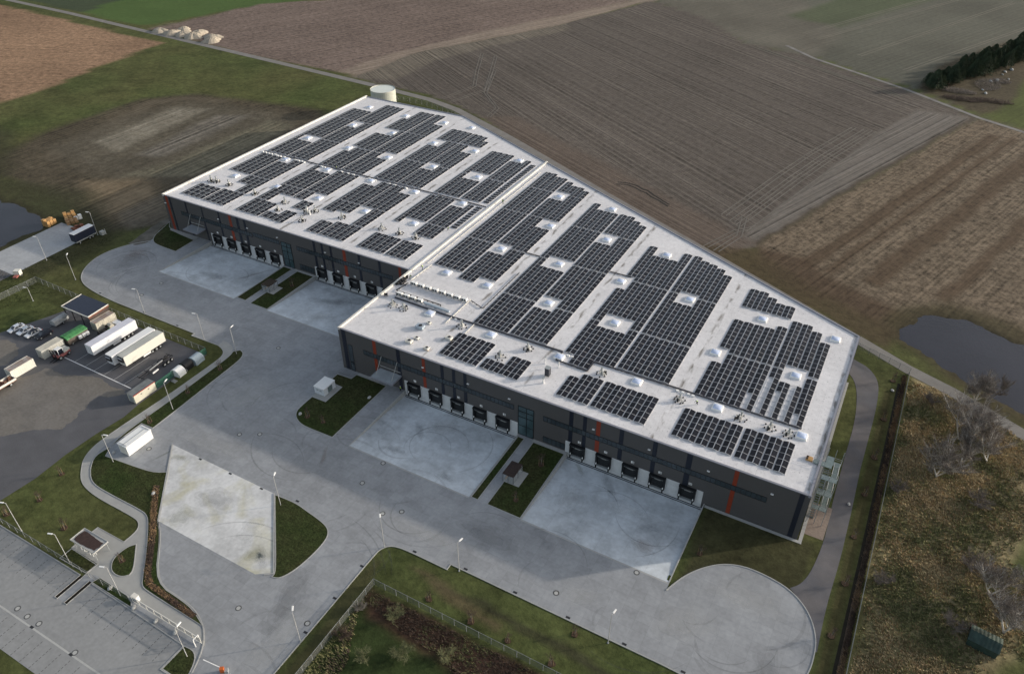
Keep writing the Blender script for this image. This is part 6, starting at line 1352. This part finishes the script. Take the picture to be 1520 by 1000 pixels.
# young staked trees with mulch discs
M['oldwood'] = mat('grey_stake', (.24,.17,.10), .9, var=.2)
def sapling():
    t = thing('young_tree', 'x', 'young tree', (0,0,0), 0, 'young staked trees in the lawns'); tb, cb = bare_tree(3, 3.0, .5, 3, .045, .05)
    tb.build('trunk', M['bark'], t, fix=False); cb.build('crown', M['redtwig'], t, fix=False)
    for k in range(3):
        a = 2.09*k; mb = MB(); mb.tube((.55*math.cos(a),.55*math.sin(a),0),(.5*math.cos(a),.5*math.sin(a),1.7),.04,n=6); mb.build('stake', M['oldwood'], t)
    mb = MB(); pts = [(0.72*(1+.15*math.sin(3*a))*math.cos(a), 0.72*(1+.15*math.sin(2*a+1))*math.sin(a)) for a in [6.283*i/14 for i in range(14)]]; mb.prism(pts, -.05, .10); mb.build('mulch_disc', mat('orange_mulch',(.060,.038,.024),.95,var=.35,scale=2), t)
    return t
sp = sapling(); first = True
SP = [(129.0,64.2,'farthest in the row along the right service road'),(129.0,47.5,'second from the far end of the row along the right service road'),(128.8,32.5,'third from the far end of the row along the right service road'),(128.6,19.5,'level with the outside stair along the right service road'),(128.5,6.3,'level with the front corner along the right service road'),(128.8,-6.5,'level with the branch of the right service road'),(128.5,-19.5,'nearest in the row along the right service road'),
 (59.5,-48.5,'leftmost between the fence and the long kerb'),(69.1,-48.7,'second from the left between the fence and the long kerb'),(77.0,-48.9,'third from the left between the fence and the long kerb'),(86.0,-49.0,'fourth from the left between the fence and the long kerb'),(87.2,-41.8,'close to the long kerb left of its lamp post'),(101.8,-13.2,'on the dark lawn above the right turning loop'),
 (-16.9,-71.0,'on the lawn left of the moss roofed shelter'),(.7,-70.8,'in the tear shaped bed'),(-31.0,-74.6,'at the left border behind the parking fence'),(-31.2,-61.3,'at the truck yard edge outside the curved footpath'),(-28.5,-68.6,'on the big lawn left of the shelter, far one'),(-27.8,-39.9,'in the narrow lawn strip beside the white container'),(-28.2,-27.6,'in the middle of the narrow lawn strip'),(-28.2,-16.6,'near the tip of the narrow lawn strip'),
 (9.3,-19.5,'on the transformer lawn, right one'),(4.6,-19.9,'on the transformer lawn, left one'),(62.3,-18.7,'in front on the lawn beside the right glass shelter'),(62.3,-6.6,'behind on the lawn beside the right glass shelter'),(-39.5,24,'on the lawn beside the left glass shelter')]
for x, y, lab in SP:
    if first: o = sp; o.location = (x,y,.02); first = False
    else: o = dup(sp, (x,y,.02), rng.uniform(0,6.28)); o.scale = [rng.uniform(.8,1.1)]*3
    o['label'] = 'staked young tree '+lab
# bare shrubs in the fenced plot and hedgerow
def shrub(name, lab, loc, s, seed, m, grp):
    tb, cb = bare_tree(seed, 1.6*s, .75, 3, .04*s, .7, 6); t = thing(name, lab, 'shrub', loc, seed, grp); tb.build('stem', m, t, fix=False); cb.build('crown', m, t, fix=False); return t
M['palegreen'] = mat('pale_stems',(.16,.165,.085),.9,var=.2)
for i, (x, y, s, m, lab) in enumerate(((49.9,-56.5,1.3,'bark','pale bare shrub just inside the fence corner'),(50.2,-62.2,1.7,'redtwig','reddish bare shrub along the left side of the fenced plot'),(56,-54.3,1.6,'palegreen','yellowish shrub right of the fence corner'),(55.8,-64.3,1.5,'palegreen','pale green shrub at the bottom of the mossy plot'),(61.9,-61.0,1.8,'palegreen','largest pale green shrub in the middle of the mossy plot'),(69.3,-57.4,1.5,'palegreen','pale green shrub in the right part of the mossy plot'))):
    shrub('shrub', lab, (x,y,0), s, 60+i, M[m], 'shrubs in the fenced plot')
for i, (x, y, s, lab) in enumerate(((150.5,10,2.6,'dark round bush above the green shed in the overgrown plot'),(150.2,28.4,2.4,'dark round bush near the right edge of the overgrown plot'),(138,60,1.8,'small dark bush at the far end of the overgrown plot'),(135,-3,1.8,'greenish low bush beside the pale fence, near one'),(135,24,1.8,'low bush beside the pale fence, middle one'),(148.5,-6.5,2.0,'dark bush on the left side of the green shed'))):
    shrub('bush', lab, (x,y,-.05), s, 80+i, M['twig'], 'round bushes in the overgrown plot')
# conifers
def conifer(seed, h):
    r = random.Random(seed); tb, cb = MB(), MB(); tb.tube((0,0,0),(0,0,h),.22,.03,n=6)
    for k in range(900):
        u = r.random()**.8; z = h*(.08+.9*u); R0 = min(1, 1.25*(1-u)**.8)*h*.30+.25; a = r.uniform(0,6.283); d = R0*(.35+.65*r.random())*(1+.25*math.sin(a*3+seed)); L_ = r.uniform(.5,1.1)*(1.1-u*.5); w = L_*.42
        c = Vector((d*math.cos(a), d*math.sin(a), z)); o = Vector((math.cos(a), math.sin(a), -.45+r.uniform(-.3,.3))).normalized(); s = Vector((-math.sin(a), math.cos(a), r.uniform(-.3,.3)))
        cb.poly([c-o*L_*.5-s*w*.4, c+o*L_*.5, c-o*L_*.3+s*w*.8]); cb.poly([c-o*L_*.5+Vector((0,0,.15)), c+o*L_*.5, c+s*w*.5-Vector((0,0,.3))])
    return tb, cb
protos = []
for i in range(4):
    tb, cb = conifer(i, 10); protos.append(put_tree('conifer_tree','x','conifer',(0,0,0),0,tb,cb,M['bark'],M['conifer'],'dark conifers at the upper right'))
k = 0; usedp = [False]*4
for row in range(3):
    for i in range(17):
        u = i/16; x = 118.5+42*u-row*3.2+rng.uniform(-1.6,1.6); y = 320+86*u+row*3.0+rng.uniform(-2.5,2.5); pr = protos[k % 4]; s = rng.uniform(.50,.92)*(1.0+.25*u)
        lab = 'dark conifer, %s from the near end of the %s row at the upper right' % (ORD[i], ('near','middle','far')[row])
        if not usedp[k % 4]: usedp[k % 4] = True; o = pr; o.location = (x,y,-.1); o['label'] = lab
        else: o = dup(pr, (x,y,-.1), rng.uniform(0,6.28), lab)
        o.scale = (s*rng.uniform(1.1,1.7),s*rng.uniform(1.1,1.7),s); k += 1
# brushwood, log piles and scraps beside the conifers
def brush(name, lab, x, y, rx, ry, n, m, h=1.2, kind=None, cat='brushwood'):
    r = random.Random(int(x+y)); mb = MB()
    for i in range(n):
        a = r.uniform(0,6.28); d = math.sqrt(r.random()); p = Vector((rx*d*math.cos(a), ry*d*math.sin(a), r.uniform(0,h)*(1-d*.7))); v = Vector((r.uniform(-1,1), r.uniform(-1,1), r.uniform(-.2,.7))).normalized()*r.uniform(.5,1.6); w = Vector((-v.y, v.x, 0))*.07
        mb.poly([p-w, p+w, p+v])
    o = mb.build(name, m, fix=False); o.location = (x,y,0); tag(o, lab, cat, None, kind); return o
brush('brushwood_heap','brown brushwood heap right of the rutted track end',131,310.5,9,3.5,1500,M['redtwig']); brush('brushwood_heap','long brown brushwood heap in the bright green field',144,314,9,3,1400,M['redtwig']); brush('brushwood_heap','brown scrub at the foot of the near conifers',128,322,9,4,1500,M['twig']); brush('brushwood_heap','scrub and debris along the right foot of the conifers',141,340,6,10,1500,M['twig']); brush('brushwood_heap','dark log and branch heap in the upper right field',146.5,349,5,4,900,M['twig'])
for i, (x, y) in enumerate(((139,330),(140.5,325),(145,350),(150,355),(148,368),(151,374),(147,362),(142,347))):
    boulder(x, y, .5+.2*(i % 3), 'pale sheet or log lying by the conifers, %s from the near end' % ORD[i], 'pale debris beside the conifers', M['paleline'], 2.0)
# low red brown thicket in fenced plot, tall dry grass of the plot (uncountable)
def tufts(name, poly, n, hmin, hmax, mats, seed, lab=None, width=.10, cluster=0, dens=None):
    rs = np.random.RandomState(seed); P = np.array(poly); lo, hi = P.min(0), P.max(0); pts = np.zeros((0,2))
    while len(pts) < n:
        q = rs.rand(n*2,2)*(hi-lo)+lo; q = q[pip(q[:,0],q[:,1],poly)]
        if dens: q = q[rs.rand(len(q)) < dens(q[:,0],q[:,1])]
        pts = np.concatenate([pts,q])
    pts = pts[:n]; nb = 4; N_ = n*nb; b = np.repeat(pts,nb,0)+rs.randn(N_,2)*.12; a = rs.rand(N_)*6.283; h = np.repeat(rs.uniform(hmin,hmax,n),nb)*rs.uniform(.7,1.1,N_); lean = rs.uniform(.15,.75,N_); w = width*rs.uniform(.6,1.6,N_)
    dx, dy = np.cos(a), np.sin(a); wind = .35
    v = np.zeros((N_,3,3)); v[:,0] = np.stack([b[:,0]-dy*w, b[:,1]+dx*w, np.full(N_,-.08)],1); v[:,1] = np.stack([b[:,0]+dy*w, b[:,1]-dx*w, np.full(N_,-.08)],1); v[:,2] = np.stack([b[:,0]+dx*h*lean-wind*h, b[:,1]+dy*h*lean-wind*h*.5, h*(1-lean*.45)],1)
    me = bpy.data.meshes.new(name); me.vertices.add(N_*3); me.vertices.foreach_set('co', v.reshape(-1).astype(np.float32)); me.loops.add(N_*3); me.loops.foreach_set('vertex_index', np.arange(N_*3,dtype=np.int32)); me.polygons.add(N_); me.polygons.foreach_set('loop_start', np.arange(0,N_*3,3,dtype=np.int32)); me.polygons.foreach_set('loop_total', np.full(N_,3,dtype=np.int32))
    for m in mats: me.materials.append(m)
    mi = (fbm(b[:,0],b[:,1],6,seed+50)+rs.uniform(-.22,.22,N_)); th = np.quantile(mi, np.linspace(0,1,len(mats)+1)[1:-1]); me.polygons.foreach_set('material_index', np.digitize(mi,th).astype(np.int32)); me.update(calc_edges=True)
    o = bpy.data.objects.new(name, me); COL.objects.link(o); o['kind'] = 'stuff'; o['category'] = 'grass'; o['label'] = lab; return o
g1 = mat('dry_grass',(.52,.42,.25),.95,var=.3,scale=.3); g2 = mat('olive_grass',(.29,.275,.13),.95,var=.3,scale=.3); g3 = mat('dark_grass',(.14,.15,.065),.95,var=.3,scale=.3); g4 = mat('rusty_grass',(.30,.20,.11),.95,var=.3,scale=.3)
g6 = mat('meadow_blades',(.05,.058,.022),.95,var=.3,scale=.3)
g5 = mat('red_weeds',(.10,.068,.048),.95,var=.3,scale=.3)
PLOT = [(133,-40),(133,67),(140,65),(157,55),(159,52),(159,30),(154,15),(160,8),(157,-5),(150,-18),(146,-40)]
PLOT2 = [(133,-45),(133,67),(140,66),(158,57),(168,50),(166,-45)]
tufts('tall_grass', PLOT2, 30000, .20, .60, [g3,g2,g4,g1], 5, 'tall dry grass and weeds covering the overgrown plot on the right', .10, dens=lambda x, y: np.clip(.55+sdist(x, y, PLOT)/7+(fbm(x,y,5,91)-.5)*1.6, 0, 1))
tufts('thicket', [(49,-52),(50,-55),(58,-56.5),(68,-57.5),(78,-61),(100,-66),(120,-66),(120,-51.6)], 9000, .25, .6, [M['redtwig'],g5,M['redtwig'],g3], 8, 'low red brown thicket inside the fence of the mossy plot', .06)
tufts('weeds', [(48.8,-53),(48.8,-90),(56,-90),(54,-66),(50,-58)], 1800, .3, .8, [g3,g2,M['redtwig']], 9, 'pale weeds along the left side of the fenced plot', .06)
tufts('hedge_twigs', [(131,68),(131,-50),(131.9,-50),(132,68)], 3000, .3, .7, [M['redtwig'],g4], 12, 'brown hedge plants in the mulch strip beside the pale fence', .05)
tufts('meadow_grass', [(-112,20),(-112,-11),(-98,-10),(-112,-40),(-150,-40),(-150,-14),(-122,-14),(-120,18)], 3500, .10, .25, [g6,M['grass']], 15, 'rough meadow grass around the left storage pad', .06)
hp = [(-9.5,-53.5),(-4,-58.9),(.7,-63.2),(7.9,-70.6),(10.1,-71.9),(18.1,-72.5),(23.1,-72.8)]
tufts('hedge_twigs', [(x+.45,y+.4) for x,y in hp]+[(x-.45,y-.4) for x,y in hp[::-1]], 1800, .25, .6, [M['redtwig'],g4], 14, 'low brown hedge plants in the mulch strip beside the footpath', .05)
